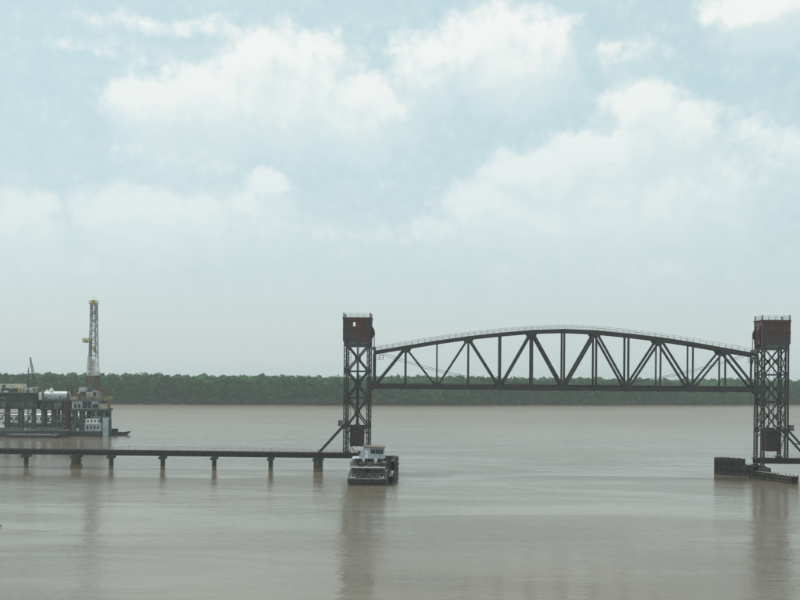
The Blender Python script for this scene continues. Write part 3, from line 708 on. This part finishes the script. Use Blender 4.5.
MB().box(-.55, .55, 3.52, 3.596, 1.63, 2.25).build('door', 'deckgrey', TB)
MB().box(-4.15, 4.15, 1.4, 17.2, 3.902, 4.06).build('boat_deck', 'deckgrey', TB)
MB().box(-4.2, 4.2, 1.30, 1.398, 3.86, 4.12).build('deck_edge', 'white', TB)
for x in (-3.9, -2.4, -.8, .8, 2.4, 3.9): MB().bar((x, 1.7, 1.62), (x, 1.7, 3.9), .12, .12).build('stanchion', 'deckgrey', TB)
for sx in (-1, 1):
    for x in (.8, 2.4): MB().bar((sx * x, 1.72, 1.7), (sx * (x + 1.5), 1.72, 3.8), .09, .09).bar((sx * x, 1.78, 3.8), (sx * (x + 1.5), 1.78, 1.7), .09, .09).build('rail_brace', 'deckgrey', TB)
rl = MB()
for (xa, ya, xb, yb, zb) in ((-4.3, .35, 4.3, .35, 1.62), (-4.4, 1.2, -4.4, 19, 1.62), (4.4, 1.2, 4.4, 19, 1.62)):
    n = int(math.hypot(xb - xa, yb - ya) / 1.25)
    for i in range(n + 1): x, y = xa + (xb - xa) * i / n, ya + (yb - ya) * i / n; rl.bar((x, y, zb), (x, y, zb + 1.05), .06, .06)
    for hh in (.55, 1.05): rl.bar((xa, ya, zb + hh), (xb, yb, zb + hh), .05, .05)
rl.build('railing', 'galv', TB)
rl = MB()
for (xa, ya, xb, yb) in ((-4.05, 1.5, 4.05, 1.5), (-4.05, 1.5, -4.05, 17), (4.05, 1.5, 4.05, 17)):
    n = int(math.hypot(xb - xa, yb - ya) / 1.35)
    for i in range(n + 1): x, y = xa + (xb - xa) * i / n, ya + (yb - ya) * i / n; rl.bar((x, y, 4.06), (x, y, 5.0), .05, .05)
    for hh in (4.55, 5.0): rl.bar((xa, ya, hh), (xb, yb, hh), .04, .04)
rl.build('railing', 'steel', TB)
for x in (-1.8, -.4, 1.0, 3.0): 
    for y in (6.0, 10.0): MB().bar((x, y, 4.06), (x, y, 5.75), .28, .28).build('pilothouse_post', 'deckgrey', TB)
MB().box(-.9, .9, 6.6, 9.6, 4.06, 5.74).build('stair_trunk', 'dark', TB)
PHX0, PHX1, PY0, PY1 = -2.3, 3.6, 5.6, 10.4
ph = MB(); 
ph.prism([(PHX0, 5.752), (PHX1, 5.752), (PHX1, 8.15), (PHX0 + 1.3, 8.35), (PHX0 + .2, 6.6)], PY0, PY1)
pho = ph.build('pilothouse', 'paleblue', TB)
MB().prism([(PHX0 + 1.1, 8.36), (PHX1 + .3, 8.16), (PHX1 + .3, 8.34), (PHX0 + 1.1, 8.56)], PY0 - .35, PY1 + .35).build('roof', 'roofdull', TB)
for (xa, xb) in ((.55, 1.55), (1.75, 2.7), (2.85, 3.4)):
    w = MB().box(xa - .05, xb + .05, PY0 - .06, PY0 - .002, 6.85, 7.85).build('window', 'deckgrey', pho); 
    w.parent = TB; MB().box(xa, xb, PY0 - .10, PY0 - .062, 6.9, 7.8).build('pane', 'glass', w)
w = MB().box(PHX1 + .002, PHX1 + .06, PY0 + .5, PY1 - .5, 6.85, 7.85).build('window', 'glass', TB)
MB().box(-.9, -.1, PY0 - .05, PY0 - .002, 5.8, 7.6).build('door', 'white', TB)
MB().box(-3.9, 3.9, 5.0, 11, 5.70, 5.75).build('upper_deck', 'paleblue', TB)
MB().tube((-1.0, 7, 8.4), (-1.0, 7, 9.0), .28, n=12).build('searchlight', 'tan', TB)
MB().tube((2.9, 8, 8.2), (2.9, 8, 9.7), .05, .03, 6).bar((2.3, 8, 9.2), (3.5, 8, 9.2), .08, .12).build('radar_mast', 'white', TB)
for x in (-2.6, 2.2): MB().tube((x, 12.5, 4.06), (x, 12.5, 6.9), .42, .38, 14).build('exhaust_stack', 'dark', TB)
for x in (-3.3, 3.3): MB().tube((x - .35, .9, 1.62), (x - .35, .9, 2.1), .14, n=8).tube((x + .35, .9, 1.62), (x + .35, .9, 2.1), .14, n=8).box(x - .6, x + .6, .7, 1.1, 1.621, 1.68).build('bitt', 'white', TB)
for x in (-3.0, 0.6, 2.2): MB().box(x - .5, x + .5, 2.0, 3.0, 1.622, 2.5).build('deck_locker', 'deckgrey', TB)
for x in (-3.6, -2.2, -.7, .9, 2.4, 3.6):       # tyre fenders along the stern
    ty = MB()
    for i in range(12):
        t0, t1 = rad(30 * i), rad(30 * i + 30); ty.tube((x + .36 * math.cos(t0), -.22, .95 + .36 * math.sin(t0)), (x + .36 * math.cos(t1), -.22, .95 + .36 * math.sin(t1)), .13, n=6, cap=False)
    ty.build('tyre_fender', 'rubber', TB)
for x, y, r in ((-2.2, 1.6, .5), (1.2, 1.1, .42)):
    cl_ = MB()
    for i in range(14): t0, t1 = rad(30 * i), rad(30 * i + 30); cl_.tube((x + r * math.cos(t0), y + r * math.sin(t0), 1.7 + i * .02), (x + r * math.cos(t1), y + r * math.sin(t1), 1.72 + i * .02), .07, n=5)
    cl_.build('rope_coil', 'plank', TB)
for x, y, h in ((-3.2, 6.0, .9), (-3.0, 9.5, 1.2), (3.4, 3.2, .8), (-1.6, 2.6, .7), (.4, 2.4, .9)): MB().box(x - .5, x + .5, y - .5, y + .5, 4.062, 4.06 + h).box(x - .4, x + .55, y - .55, y + .4, 4.06 + h, 4.14 + h).build('deck_box', 'deckgrey' if h > .85 else 'dark', TB)
MB().box(-3.5, -2.1, 12.6, 15.6, 4.5, 4.62).prism([(-3.6, 4.62), (-2.0, 4.62), (-1.9, 5.3), (-3.7, 5.3)], 12.5, 15.7).build('skiff', 'white', TB)
for sx in (-1, 1): MB().box(sx * 2.6 - .55, sx * 2.6 + .55, 21.5, 22.3, -.8, 3.4).build('push_knee', 'hull', TB)

# ------------------------------------------------------------------ drilling rigs and barges moored on the left
def tank_h(m, p0, p1, r, n=16):
    """lying tank with domed ends"""
    p0, p1 = V(p0), V(p1); a = (p1 - p0).normalized()
    m.tube(p0, p1, r, r, n, False)
    for p, s in ((p0, -1), (p1, 1)):
        m.tube(p, p + a * (s * r * .35), r, r * .75, n, False); m.tube(p + a * (s * r * .35), p + a * (s * r * .5), r * .75, r * .2, n, True)
    return m
def rails(m, x0, x1, y0, y1, z, h=1.05, st=2.0, w=.07):
    for (xa, ya, xb, yb) in ((x0, y0, x1, y0), (x0, y1, x1, y1), (x0, y0, x0, y1), (x1, y0, x1, y1)):
        n = max(1, int(math.hypot(xb - xa, yb - ya) / st))
        for i in range(n + 1): x, y = xa + (xb - xa) * i / n, ya + (yb - ya) * i / n; m.bar((x, y, z), (x, y, z + h), w, w)
        for hh in (h * .5, h): m.bar((xa, ya, z + hh), (xb, yb, z + hh), w, w)
    return m
def barge(name, label, x0, x1, y0, y1, z, hullm, deckm, group='barges moored by the drilling rigs', rake=2.5, coam=0.0):
    T = thing(name, label, 'barge', ((x0 + x1) / 2, (y0 + y1) / 2, 0), 0, group); a, b = (x1 - x0) / 2, (y1 - y0) / 2
    MB().prism([(-a + rake, -1.0), (a - rake, -1.0), (a, z - .7), (a, z), (-a, z), (-a, z - .7)], -b, b).build('hull', hullm, T)
    MB().box(-a - .04, a + .04, -b - .05, b + .05, z - .22, z + .05).build('gunwale', 'deckgrey', T)
    if coam:
        for y in (-b + .9, b - .9): MB().box(-a + 2.5, a - 2.5, y - .08, y + .08, z + .052, z + .05 + coam).build('coaming', deckm, T)
        for x in (-a + 2.5, a - 2.5): MB().box(x - .08, x + .08, -b + 1.0, b - 1.0, z + .052, z + .05 + coam).build('coaming', deckm, T)
        MB().box(-a + 2.6, a - 2.6, -b + 1, b - 1, z + .051, z + .12).build('hold_floor', 'deckgrey', T)
    else: MB().box(-a + .3, a - .3, -b + .3, b - .3, z + .052, z + .1).build('deck', deckm, T)
    for x in (-a + 1.2, a - 1.2):
        for y in (-b + .5, b - .5): MB().tube((x, y, z + .05), (x, y, z + .6), .16, n=8).build('bollard', 'hull', T)
    return T
D1 = 377.0
def X1(x, D=D1): return WX(x, D)
def Z1(y, x=60, D=D1): return WZ(x, y, D)

def lattice_mast(m, base, top, wb, wt, n, r, ref=None):
    """four chords with zigzag bracing on all faces, square in plan"""
    base, top = V(base), V(top); ax = (top - base).normalized(); e1 = V((1, 0, 0)); e1 = (e1 - ax * ax.dot(e1)).normalized(); e2 = ax.cross(e1)
    def pt(i, c):
        u = i / n; w = (wb + (wt - wb) * u) / 2; s, t = ((-1, -1), (1, -1), (1, 1), (-1, 1))[c]
        return base + (top - base) * u + e1 * (s * w) + e2 * (t * w)
    for c in range(4):
        m.bar(pt(0, c), pt(n, c), r * 2, r * 2)
        for i in range(n):
            d = (c + 1) % 4; m.bar(pt(i, c), pt(i, d), r * 1.1, r * 1.1)
            m.bar(pt(i, c), pt(i + 1, d), r * 1.1, r * 1.1) if i % 2 else m.bar(pt(i, d), pt(i + 1, c), r * 1.1, r * 1.1)
    return m

# --- the drilling rig with the tall derrick
xa, xb = X1(72), X1(104)
RG = thing('drilling_rig', 'drilling rig with a tall lattice derrick on a pale deck, rightmost of the rigs', 'drilling rig', ((xa + xb) / 2, D1, 0)); cx = (xa + xb) / 2
zd0, zd1 = Z1(411), Z1(400)
MB().prism([(X1(60) - cx + 1.2, -1.2), (xb - cx - 1.5, -1.2), (xb - cx, 1.0), (xb - cx, 2.1), (X1(60) - cx, 2.1), (X1(60) - cx, .6)], 0, 13).build('hull', 'hull', RG)
MB().box(X1(60) - cx - .05, xb - cx + .05, -.06, 13.06, 1.75, 2.15).build('deck_edge', 'deckgrey', RG)
for i, px in enumerate((74.5, 82, 92, 101.5)):
    for y in (1.6, 9.0): MB().tube((X1(px) - cx, y, 2.1), (X1(px) - cx, y, zd0 + .05), .95 if i != 3 else 1.3, n=14).build('column', 'green', RG)
for i, (p0, p1) in enumerate(((74.5, 82), (82, 92), (92, 101.5))):
    MB().tube((X1(p0) - cx, 1.6, 2.6), (X1(p1) - cx, 1.6, zd0 - .6), .22, n=8).build('brace', 'dark', RG)
    MB().tube((X1(p1) - cx, 1.6, 2.6), (X1(p0) - cx, 1.6, zd0 - .6), .22, n=8).build('brace', 'dark', RG)
MB().box(xa - cx - .4, xb - cx + .4, -.6, 11.0, zd0, zd0 + .9).build('deck_beam', 'dark', RG)
MB().box(xa - cx, X1(98) - cx, .1, 10.4, zd0 + .902, zd1).build('substructure_wall', 'paleblue', RG)
for p in (75.5, 79.5, 84.8, 89.6, 94, 96.6): 
    big = 84 < p < 92
    w = MB().box(X1(p) - cx - (.85 if big else .5), X1(p) - cx + (.85 if big else .5), .0, .098, zd0 + 1.2, zd0 + (3.9 if big else 2.9)).build('opening_frame', 'dark', RG)
    MB().box(X1(p) - cx - (.7 if big else .38), X1(p) - cx + (.7 if big else .38), -.05, -.002, zd0 + 1.35, zd0 + (3.7 if big else 2.75)).build('pane', 'glass', w)
MB().box(X1(98.6) - cx, xb - cx, .4, 4.6, zd0 + .902, zd0 + 3.0).build('pump_room', 'cream', RG)
MB().box(X1(98.8) - cx, xb - cx - .3, 5.0, 10.0, zd0 + .902, zd0 + 3.6).build('generator_room', 'orange', RG)
MB().box(xa - cx - .6, xb - cx + .6, -1.0, 11.2, zd1, zd1 + .3).build('main_deck', 'deckgrey', RG)
rails(MB(), xa - cx - .5, xb - cx + .5, -.9, 11.0, zd1 + .3, 1.1, 1.6, .09).build('railing', 'yellow', RG)
m = MB(); tank_h(m, (X1(76) - cx, 3.2, zd1 + 1.9), (X1(86) - cx, 3.2, zd1 + 1.9), 1.35); m.build('mud_tank', 'redlead', RG, True)
MB().box(X1(78) - cx, X1(84) - cx, 1.0, 6, zd1 + 3.3, zd1 + 5.0).build('doghouse', 'paleblue', RG)
MB().box(X1(85.5) - cx, X1(91.5) - cx, 1.0, 6, zd1 + .302, zd1 + 3.2).build('shale_house', 'cream', RG)
MB().box(X1(92) - cx, X1(97) - cx, .5, 6, zd1 + .302, zd1 + 3.8).build('driller_cabin', 'paleblue', RG)
MB().box(X1(93) - cx, X1(96) - cx, .42, .498, zd1 + 1.8, zd1 + 3.2).build('pane', 'glass', RG)
sc_ = MB()
for px in (98.5, 101, 103.5):
    for y in (1, 6): sc_.bar((X1(px) - cx, y, zd1 + .3), (X1(px) - cx, y, zd1 + 5.0), .25, .25)
for z in (1.8, 3.4, 5.0):
    for y in (1, 6): sc_.bar((X1(98) - cx, y, zd1 + z), (X1(104) - cx, y, zd1 + z), .2, .2)
sc_.bar((X1(98.5) - cx, 1, zd1 + .3), (X1(103.5) - cx, 1, zd1 + 5), .18, .18)
sc_.build('pipe_rack', 'orange', RG)
pp = MB()
for i in range(7): pp.tube((X1(98.2) - cx, 1.4 + i * .65, zd1 + 3.7), (X1(103.8) - cx, 1.4 + i * .65, zd1 + 3.7), .16, n=6)
pp.build('drill_pipes', 'rust', RG)
# quarters and stairs down at the hull, white
MB().box(X1(87) - cx, X1(103) - cx, -2.4, -.2, 2.16, Z1(423.3)).build('lower_cabin', 'paleblue', RG)
MB().box(X1(88.5) - cx, X1(101) - cx, -2.2, -.3, Z1(422.8), Z1(418)).build('upper_cabin', 'white', RG)
MB().box(X1(86.3) - cx, X1(103.7) - cx, -2.7, -.1, Z1(423.3), Z1(422.8)).build('cabin_deck', 'white', RG)
for p in (89, 92.5, 96, 99.5): 
    MB().box(X1(p) - cx, X1(p + 1.7) - cx, -2.5, -2.402, 3.0, 4.4).build('pane', 'glass', RG)
    MB().box(X1(p + .6) - cx, X1(p + 2.0) - cx, -2.3, -2.202, Z1(421.5), Z1(419.3)).build('pane', 'glass', RG)
MB().plan([(X1(60) - cx + 11.1, -2.9), (X1(104) - cx, -2.9), (X1(104) - cx, -.07), (X1(60) - cx + 11.1, -.07)], -.8, 2.14).build('sponson', 'hull', RG)
MB().tube((X1(107.5) - cx, -1.6, -1), (X1(107.5) - cx, -1.6, Z1(417)), 1.25, n=14).build('spud_leg', 'paleblue', RG)
MB().tube((X1(111) - cx, -1.2, -1), (X1(111) - cx, -1.2, Z1(419)), .75, n=12).build('spud_leg', 'bluehull', RG)
# red lattice leg at the left end
m = MB(); lattice_mast(m, (X1(68.5) - cx, 2, 2.0), (X1(68.5) - cx, 2, Z1(385)), 1.6, 1.6, 12, .12); m.build('lattice_leg', 'rust', RG)
for yy in (1.5, 6.5): MB().tube((X1(64.5) - cx, yy, 2.1), (X1(64.5) - cx, yy, Z1(402)), .5, n=10).build('column', 'rust', RG)
# derrick
DR_ = bpy.data.objects.new('derrick', None); C.objects.link(DR_); DR_.parent = RG; DR_.location = (X1(93, D1 + 6) - cx, 6, 0)
zt = Z1(304, 93, D1 + 6); zb = zd1 + .3
z1_, z2_, z3_ = Z1(375), Z1(356), Z1(320)
m = MB(); lattice_mast(m, (0, 0, zb), (0, 0, z1_), 4.3, 3.7, 3, .17); m.box(-1.3, 1.3, -1.0, 1.0, zb, zb + 3.4); m.build('base_section', 'rust', DR_)
m = MB(); lattice_mast(m, (0, 0, z1_), (0, 0, z2_), 3.7, 3.1, 5, .19); m.box(-1.5, .4, .3, 1.3, z1_, z2_ - 1.2); m.build('white_section', 'white', DR_)
m = MB(); lattice_mast(m, (.15, 0, z2_), (.2, 0, z3_), 2.8, 2.2, 8, .15); m.build('middle_section', 'derrick', DR_)
m = MB(); lattice_mast(m, (.2, 0, z3_), (.1, 0, zt), 2.2, 2.0, 4, .19); m.build('top_section', 'derrick', DR_)
m = MB(); m.box(-1.4, 1.6, -1.4, 1.4, zt, zt + .35); rails(m, -1.35, 1.55, -1.35, 1.35, zt + .35, 1.0, 1.2, .1); m.tube((0, -.5, zt + .9), (0, .5, zt + .9), .75, n=12); m.build('crown_block', 'yellow', DR_)
MB().tube((.1, 0, zt + 1.2), (.1, 0, zt + 3.0), .09, .05, 6).build('beacon_mast', 'yellow', DR_)
zm = Z1(342); m = MB().box(-3.9, -1.2, -1.4, 1.4, zm, zm + .25); rails(m, -3.85, -1.3, -1.35, 1.35, zm + .25, 1.5, 1.0, .14); m.box(-3.6, -2.4, -.9, .9, zm + .26, zm + 1.3)
m.build('monkey_board', 'yellow', DR_)
m = MB()
for i in range(6): m.tube((-1.6 + i * .26, -.9, zb + 1), (-1.45 + i * .24, -.7, zm + 1.2), .09, n=5)
m.build('racked_pipe', 'derrick', DR_)
MB().box(.2, 1.1, -.5, .5, Z1(352), Z1(346)).build('travelling_block', 'yellow', DR_)
m = MB(); 
for q in (-.2, .2, .5): m.tube((.5 + q * .5, 0, Z1(346)), (.3 + q, 0, zt), .05, n=5)
m.build('drill_line', 'rope', DR_)

# --- platform with the white rounded tank-like house
def platform(name, label, x0, x1, ztop, zbot, y0, dep, cols, colm, deckm):
    T = thing(name, label, 'work platform', ((x0 + x1) / 2, y0, 0), 0, 'work platforms beside the drilling rig'); c = (x0 + x1) / 2; a = (x1 - x0) / 2
    for q in cols:
        for y in (1.5, dep - 1.5): MB().tube((q - c, y, -1.5), (q - c, y, zbot + .05), .85, n=12).build('column', colm, T)
    for p, q in zip(cols[:-1], cols[1:]): MB().tube((p - c, 1.5, 3), (q - c, 1.5, zbot - .4), .2, n=8).build('brace', colm, T)
    MB().box(-a, a, 0, dep, zbot, zbot + .7).build('deck_beam', 'dark', T)
    MB().box(-a + .4, a - .4, .5, dep - .5, zbot + .702, ztop - .3).build('hold_wall', deckm, T)
    n = int(2 * a / 1.6)
    for i in range(n): 
        xx = -a + .4 + (2 * a - .8) * (i + .5) / n; MB().box(xx - .09, xx + .09, .3, .498, zbot + .702, ztop - .3).build('rib', 'dark', T)
    MB().box(-a - .3, a + .3, -.4, dep + .4, ztop - .298, ztop).build('deck', 'deckgrey', T)
    rails(MB(), -a - .2, a + .2, -.3, dep + .3, ztop, 1.0, 1.8, .07).build('railing', 'galv', T)
    return T, c
P2, c2 = platform('work_platform', 'dark work platform on columns carrying the long white tank house', X1(38), X1(66), Z1(400), Z1(410.5), D1 + 2, 14, [X1(p) for p in (40.5, 51, 55.5, 63)], 'green', 'bluehull')
WH = thing('tank_house', 'long white tank house with a rounded left end and small dome on the dark platform', 'tank', (X1(53.5, D1 + 5), D1 + 5, Z1(400) + .002))
h = Z1(392) - Z1(400)
m = MB(); L = X1(66.5) - X1(53); m.box(-L * .72, L, 0, 5, 0.25, h * .62); m.build('body', 'paleblue', WH)
m = MB(); tank_h(m, (-L * .75, 2.5, h * .62), (L, 2.5, h * .62), h * .40, 20); m.build('tank', 'white', WH, True)
m = MB(); m.tube((-L * .3, 2.5, h * .9), (-L * .3, 2.5, h * 1.25), .95, .8, 14).tube((-L * .3, 2.5, h * 1.25), (-L * .3, 2.5, h * 1.45), .8, .3, 14); m.build('dome', 'white', WH, True)
m = MB(); m.tube((-L * .62, 2.5, h * .8), (-L * .62, 2.5, h * 1.22), .45, .4, 10); m.build('hatch', 'white', WH, True)
for x in (-L * .6, 0, L * .8): MB().box(x - .25, x + .25, .1, 4.9, 0, .26).build('saddle', 'dark', WH)
P3, c3 = platform('work_platform', 'dark work platform with a cream top deck at the left edge', X1(-24), X1(35.5), Z1(393), Z1(409.5), D1 + 1, 15, [X1(p) for p in (-20, -8, 6, 20, 32)], 'green', 'dark')
CT = thing('deck_shed', 'low cream-topped shed on the leftmost platform', 'shed', (X1(4), D1 + 4, Z1(393) + .002))
MB().box(X1(-18) - X1(4), X1(28.5) - X1(4), 0, 8, 0, 1.5).build('wall', 'green', CT)
MB().box(X1(-19) - X1(4), X1(29.5) - X1(4), -.4, 8.4, 1.502, 1.85).build('roof', 'cream', CT)
MB().box(X1(-12) - X1(4), X1(16) - X1(4), 2, 7, 1.852, 3.3).build('roof_unit', 'cream', CT)
for p in (-12, -4, 4, 12, 20): MB().box(X1(p) - X1(4), X1(p + 2.4) - X1(4), -.06, -.002, .3, 1.3).build('pane', 'glass', CT)
for px, w_, hh, mt, lb in ((36.3, 1.1, 2.6, 'white', 'small white drum standing between the two dark platforms'), (25.5, 1.3, 1.7, 'white', 'small white locker at right end of the leftmost platform')):
    T = thing('deck_drum' if mt and hh > 2 else 'deck_locker', lb, 'drum' if hh > 2 else 'locker', (X1(px), D1 + 2.2, Z1(393) + .01 if px < 35 else Z1(400) + .01))
    if hh > 2:
        MB().tube((-.5, 0, 0), (-.5, 0, hh), .6, n=12).build('shell', mt, T); MB().tube((-.5, 0, hh), (-.5, 0, hh + .3), .6, .25, 12).build('lid', mt, T)
        T.location.x = X1(39.6)
    else:
        MB().box(-w_, w_, 0, 1.4, 0, hh).build('cabinet', mt, T); MB().box(-w_ - .1, w_ + .1, -.1, 1.5, hh + .002, hh + .14).build('lid', 'deckgrey', T)
# mast pole in front of the platforms, and the small crane behind
T = thing('mast_pole', 'tall thin dark mast pole rising beside the leftmost platform', 'pole', (X1(28.5, D1 - 2), D1 - 2, 0))
MB().tube((0, 0, -1.5), (0, 0, Z1(367.5, 28, D1 - 2)), .24, .16, 8).build('pole', 'dark', T)
MB().bar((-.7, 0, Z1(372)), (.7, 0, Z1(372)), .12, .12).build('crossarm', 'dark', T)
T = thing('crane', 'small distant lattice crane boom leaning left above the tree line', 'crane', (X1(36.5, 388), 388, Z1(409.5) + .7)); z0 = T.location.z
MB().box(-1.5, 1.5, -1.2, 1.2, Z1(393) - z0 + .002, Z1(393) - z0 + 1.8).build('crane_cab', 'dark', T)
MB().tube((0, 0, 0.002), (0, 0, Z1(393) - z0 + .1), .7, n=12).build('pedestal', 'dark', T)
m = MB(); bt = (WX(30, 388) - T.location.x, 0, WZ(30, 357.5, 388) - z0); bb_ = (-.3, 0, Z1(393) - z0 + 1.6); lattice_mast(m, bb_, bt, .8, .4, 14, .05); m.build('boom', 'dark', T)
m = MB(); m.tube(bt, (.9, 0, Z1(393) - z0 + 3.2), .04, n=5).tube(bt, (bt[0] + .1, 0, bt[2] - 4.5), .04, n=5); m.build('hoist_rope', 'rope', T)
# barges moored in front
barge('deck_barge', 'long low black deck barge, nearest the camera among the moored barges', X1(9, 366), X1(59, 366), 363.5, 368.0, 1.25, 'hull', 'deckgrey', rake=1.6)
barge('hopper_barge', 'dark teal hopper barge lying at the left edge', X1(-22, 371), X1(29, 371), 368.8, 373.4, 2.5, 'bluehull', 'deckgrey', rake=2.6, coam=.8)
barge('hopper_barge', 'dark hopper barge with raked end, moored below the white tank house', X1(30.5, 371), X1(69.5, 371), 368.8, 373.2, 2.7, 'hull', 'deckgrey', rake=2.8, coam=.9)
# white quarters barge glimpsed between the columns
DQ = 432.0
QB = thing('quarters_barge', 'long white quarters barge glimpsed behind the rig columns', 'barge', (WX(44, DQ), DQ, 0)); c = WX(44, DQ); qa, qb_ = WX(8, DQ) - c, WX(80, DQ) - c
MB().prism([(qa - .5, -1), (qb_ + .5, -1), (qb_ + 2, 2.0), (qa - 2, 2.0)], 0, 10).build('hull', 'bluehull', QB)
MB().box(qa, qb_, 1, 9, 2.002, 5.6).build('cabin', 'white', QB); MB().box(qa - .5, qb_ + .5, .4, 9.6, 5.602, 5.85).build('roof', 'white', QB)
n = 12
for i in range(n): xx = qa + (qb_ - qa) * (i + .5) / n; MB().box(xx - .6, xx + .6, .92, .998, 3.4, 4.5).build('pane', 'glass', QB)
# fittings and clutter on the platforms, rig and barges
def fittings(T, x0, x1, y, z, n, hmax, seed, mats):
    r = random.Random(seed)
    for i in range(n):
        x = x0 + (x1 - x0) * (i + r.uniform(.15, .85)) / n; w = r.uniform(.35, 1.0); h = r.uniform(.4, hmax); mt = r.choice(mats); kd = r.randrange(4); yy = y + r.uniform(-.3, .9)
        if kd == 0: MB().box(x - w, x + w, yy - .5, yy + .5, z, z + h).box(x - w * .5, x + w * .4, yy - .35, yy + .35, z + h, z + h * 1.25).build('pump_skid', mt, T)
        elif kd == 1: MB().tube((x, yy, z), (x, yy, z + h * 1.25), w * .6, n=10).tube((x, yy, z + h * 1.25), (x, yy, z + h * 1.45), w * .6, w * .2, 10).build('pressure_vessel', mt, T)
        elif kd == 2: MB().tube((x - w, yy, z), (x - w, yy, z + h), .12, n=6).tube((x - w, yy, z + h), (x + w, yy, z + h), .12, n=6).tube((x + w, yy, z + h), (x + w, yy, z), .12, n=6).build('pipe_bend', mt, T)
        else:
            o = MB(); lattice_mast(o, (x, yy, z), (x, yy, z + h * 1.7), .7, .5, 4, .06); o.box(x - .5, x + .5, yy - .4, yy + .4, z + h * 1.7, z + h * 1.9); o.build('light_mast', mt, T)
def under_pipes(T, x0, x1, y, z0, z1, n, seed, mats):
    r = random.Random(seed)
    for i in range(n):
        z = r.uniform(z0, z1); xa_ = r.uniform(x0, x1 - 3); xb__ = r.uniform(xa_ + 2.5, x1); yy = y + r.uniform(0, 1.2)
        MB().tube((xa_, yy, z), (xb__, yy, z), r.uniform(.1, .24), n=7).tube((xb__, yy, z), (xb__, yy, z - r.uniform(1, 3)), .12, n=7).build('pipe_run', r.choice(mats), T)
fittings(P3, X1(-22) - c3, X1(35) - c3, .8, Z1(393), 14, 1.9, 3, ['cream', 'white', 'white', 'dark', 'yellow', 'green'])
fittings(P2, X1(39) - c2, X1(66) - c2, .2, Z1(400), 5, 1.0, 5, ['deckgrey', 'dark', 'redlead'])
fittings(RG, X1(73) - cx, X1(97) - cx, -.2, zd1 + .302, 11, 1.5, 8, ['white', 'redlead', 'cream', 'deckgrey', 'orange', 'paleblue'])
fittings(RG, X1(61) - cx, X1(86) - cx, .9, 2.152, 9, 2.0, 12, ['dark', 'deckgrey', 'rust', 'white', 'orange'])
for T_, u0, u1, yy, z0, z1, n_, sd_ in ((P3, X1(-22) - c3, X1(35) - c3, -.5, Z1(408), Z1(396), 9, 21), (P2, X1(39) - c2, X1(65) - c2, -.5, Z1(409), Z1(402), 5, 22), (P3, X1(-22) - c3, X1(35) - c3, .4, 4.0, 9.0, 9, 23), (P2, X1(39) - c2, X1(65) - c2, .4, 4.0, 9.0, 6, 24), (RG, X1(73) - cx, X1(104) - cx, -.9, 5.5, zd0 + .6, 8, 25)):
    under_pipes(T_, u0, u1, yy, z0, z1, n_, sd_, ['deckgrey', 'dark', 'rust', 'galv', 'green', 'cream'])
for T_, u0, u1, z_, lowm, sd_ in ((P3, X1(-22) - c3, X1(34) - c3, Z1(409.5) + .75, ['dark', 'green', 'bluehull', 'deckgrey', 'white'], 31), (P2, X1(39) - c2, X1(65) - c2, Z1(410.5) + .75, ['dark', 'bluehull', 'deckgrey'], 32)):
    r = random.Random(sd_); x = u0
    while x < u1 - 2:
        w_ = r.uniform(1.6, 4.2); MB().box(x, min(x + w_, u1), -.9, .25, z_, z_ + r.uniform(1.2, 3.0)).build('equipment_cabinet', r.choice(lowm), T_); x += w_ + r.uniform(.2, 1.8)
# crew boat off the end of the rig
CB = thing('crew_boat', 'small dark flat boat with raised bow off the right end of the rig', 'boat', (X1(119, D1 + 9), D1 + 9, 0))
MB().prism([(-3.6, -.5), (2.6, -.5), (4.9, 1.5), (4.4, 1.65), (2.4, 1.2), (-3.6, 1.1)], -1.4, 1.4).build('hull', 'hull', CB)
MB().box(-3.4, 2.2, -1.5, 1.5, 1.06, 1.24).build('deck', 'rust', CB)
MB().box(-2.6, -.4, -1.0, 1.0, 1.242, 2.6).build('cabin', 'dark', CB); MB().box(-2.3, -.7, -1.06, -1.002, 1.7, 2.3).build('pane', 'glass', CB)
# driftwood at the left edge of the near water
dwD = FPX * EYE / (527 - hz(0)); T = thing('driftwood_log', 'dark driftwood log floating at the left edge in the near water', 'log', (WX(-3.5, dwD), dwD, 0))
MB().tube((-1.0, 0, -.02), (.25, .25, .08), .17, .14, 9).tube((.25, .25, .08), (.95, .3, .22), .14, .07, 9).build('trunk', 'wood', T)
MB().tube((.1, .2, .1), (.35, .1, .55), .06, .03, 7).build('branch_stub', 'wood', T)

# ------------------------------------------------------------------ summer haze over the river
m = bpy.data.materials.new('haze_air'); m.use_nodes = True; nt = m.node_tree; nt.nodes.clear(); k = NT(nt)
pv = k.new('ShaderNodeVolumePrincipled'); pv.inputs['Color'].default_value = (0.86, 0.93, 0.95, 1); pv.inputs['Density'].default_value = 0.00021; pv.inputs['Anisotropy'].default_value = 0.2
oo = k.new('ShaderNodeOutputMaterial'); k.l.new(pv.outputs[0], oo.inputs['Volume'])
hb = MB().box(-7200, 7200, -700, 8200, -3.6, 62).mesh('haze'); hb.materials.append(m)
o = bpy.data.objects.new('haze', hb); C.objects.link(o); o['kind'] = 'stuff'
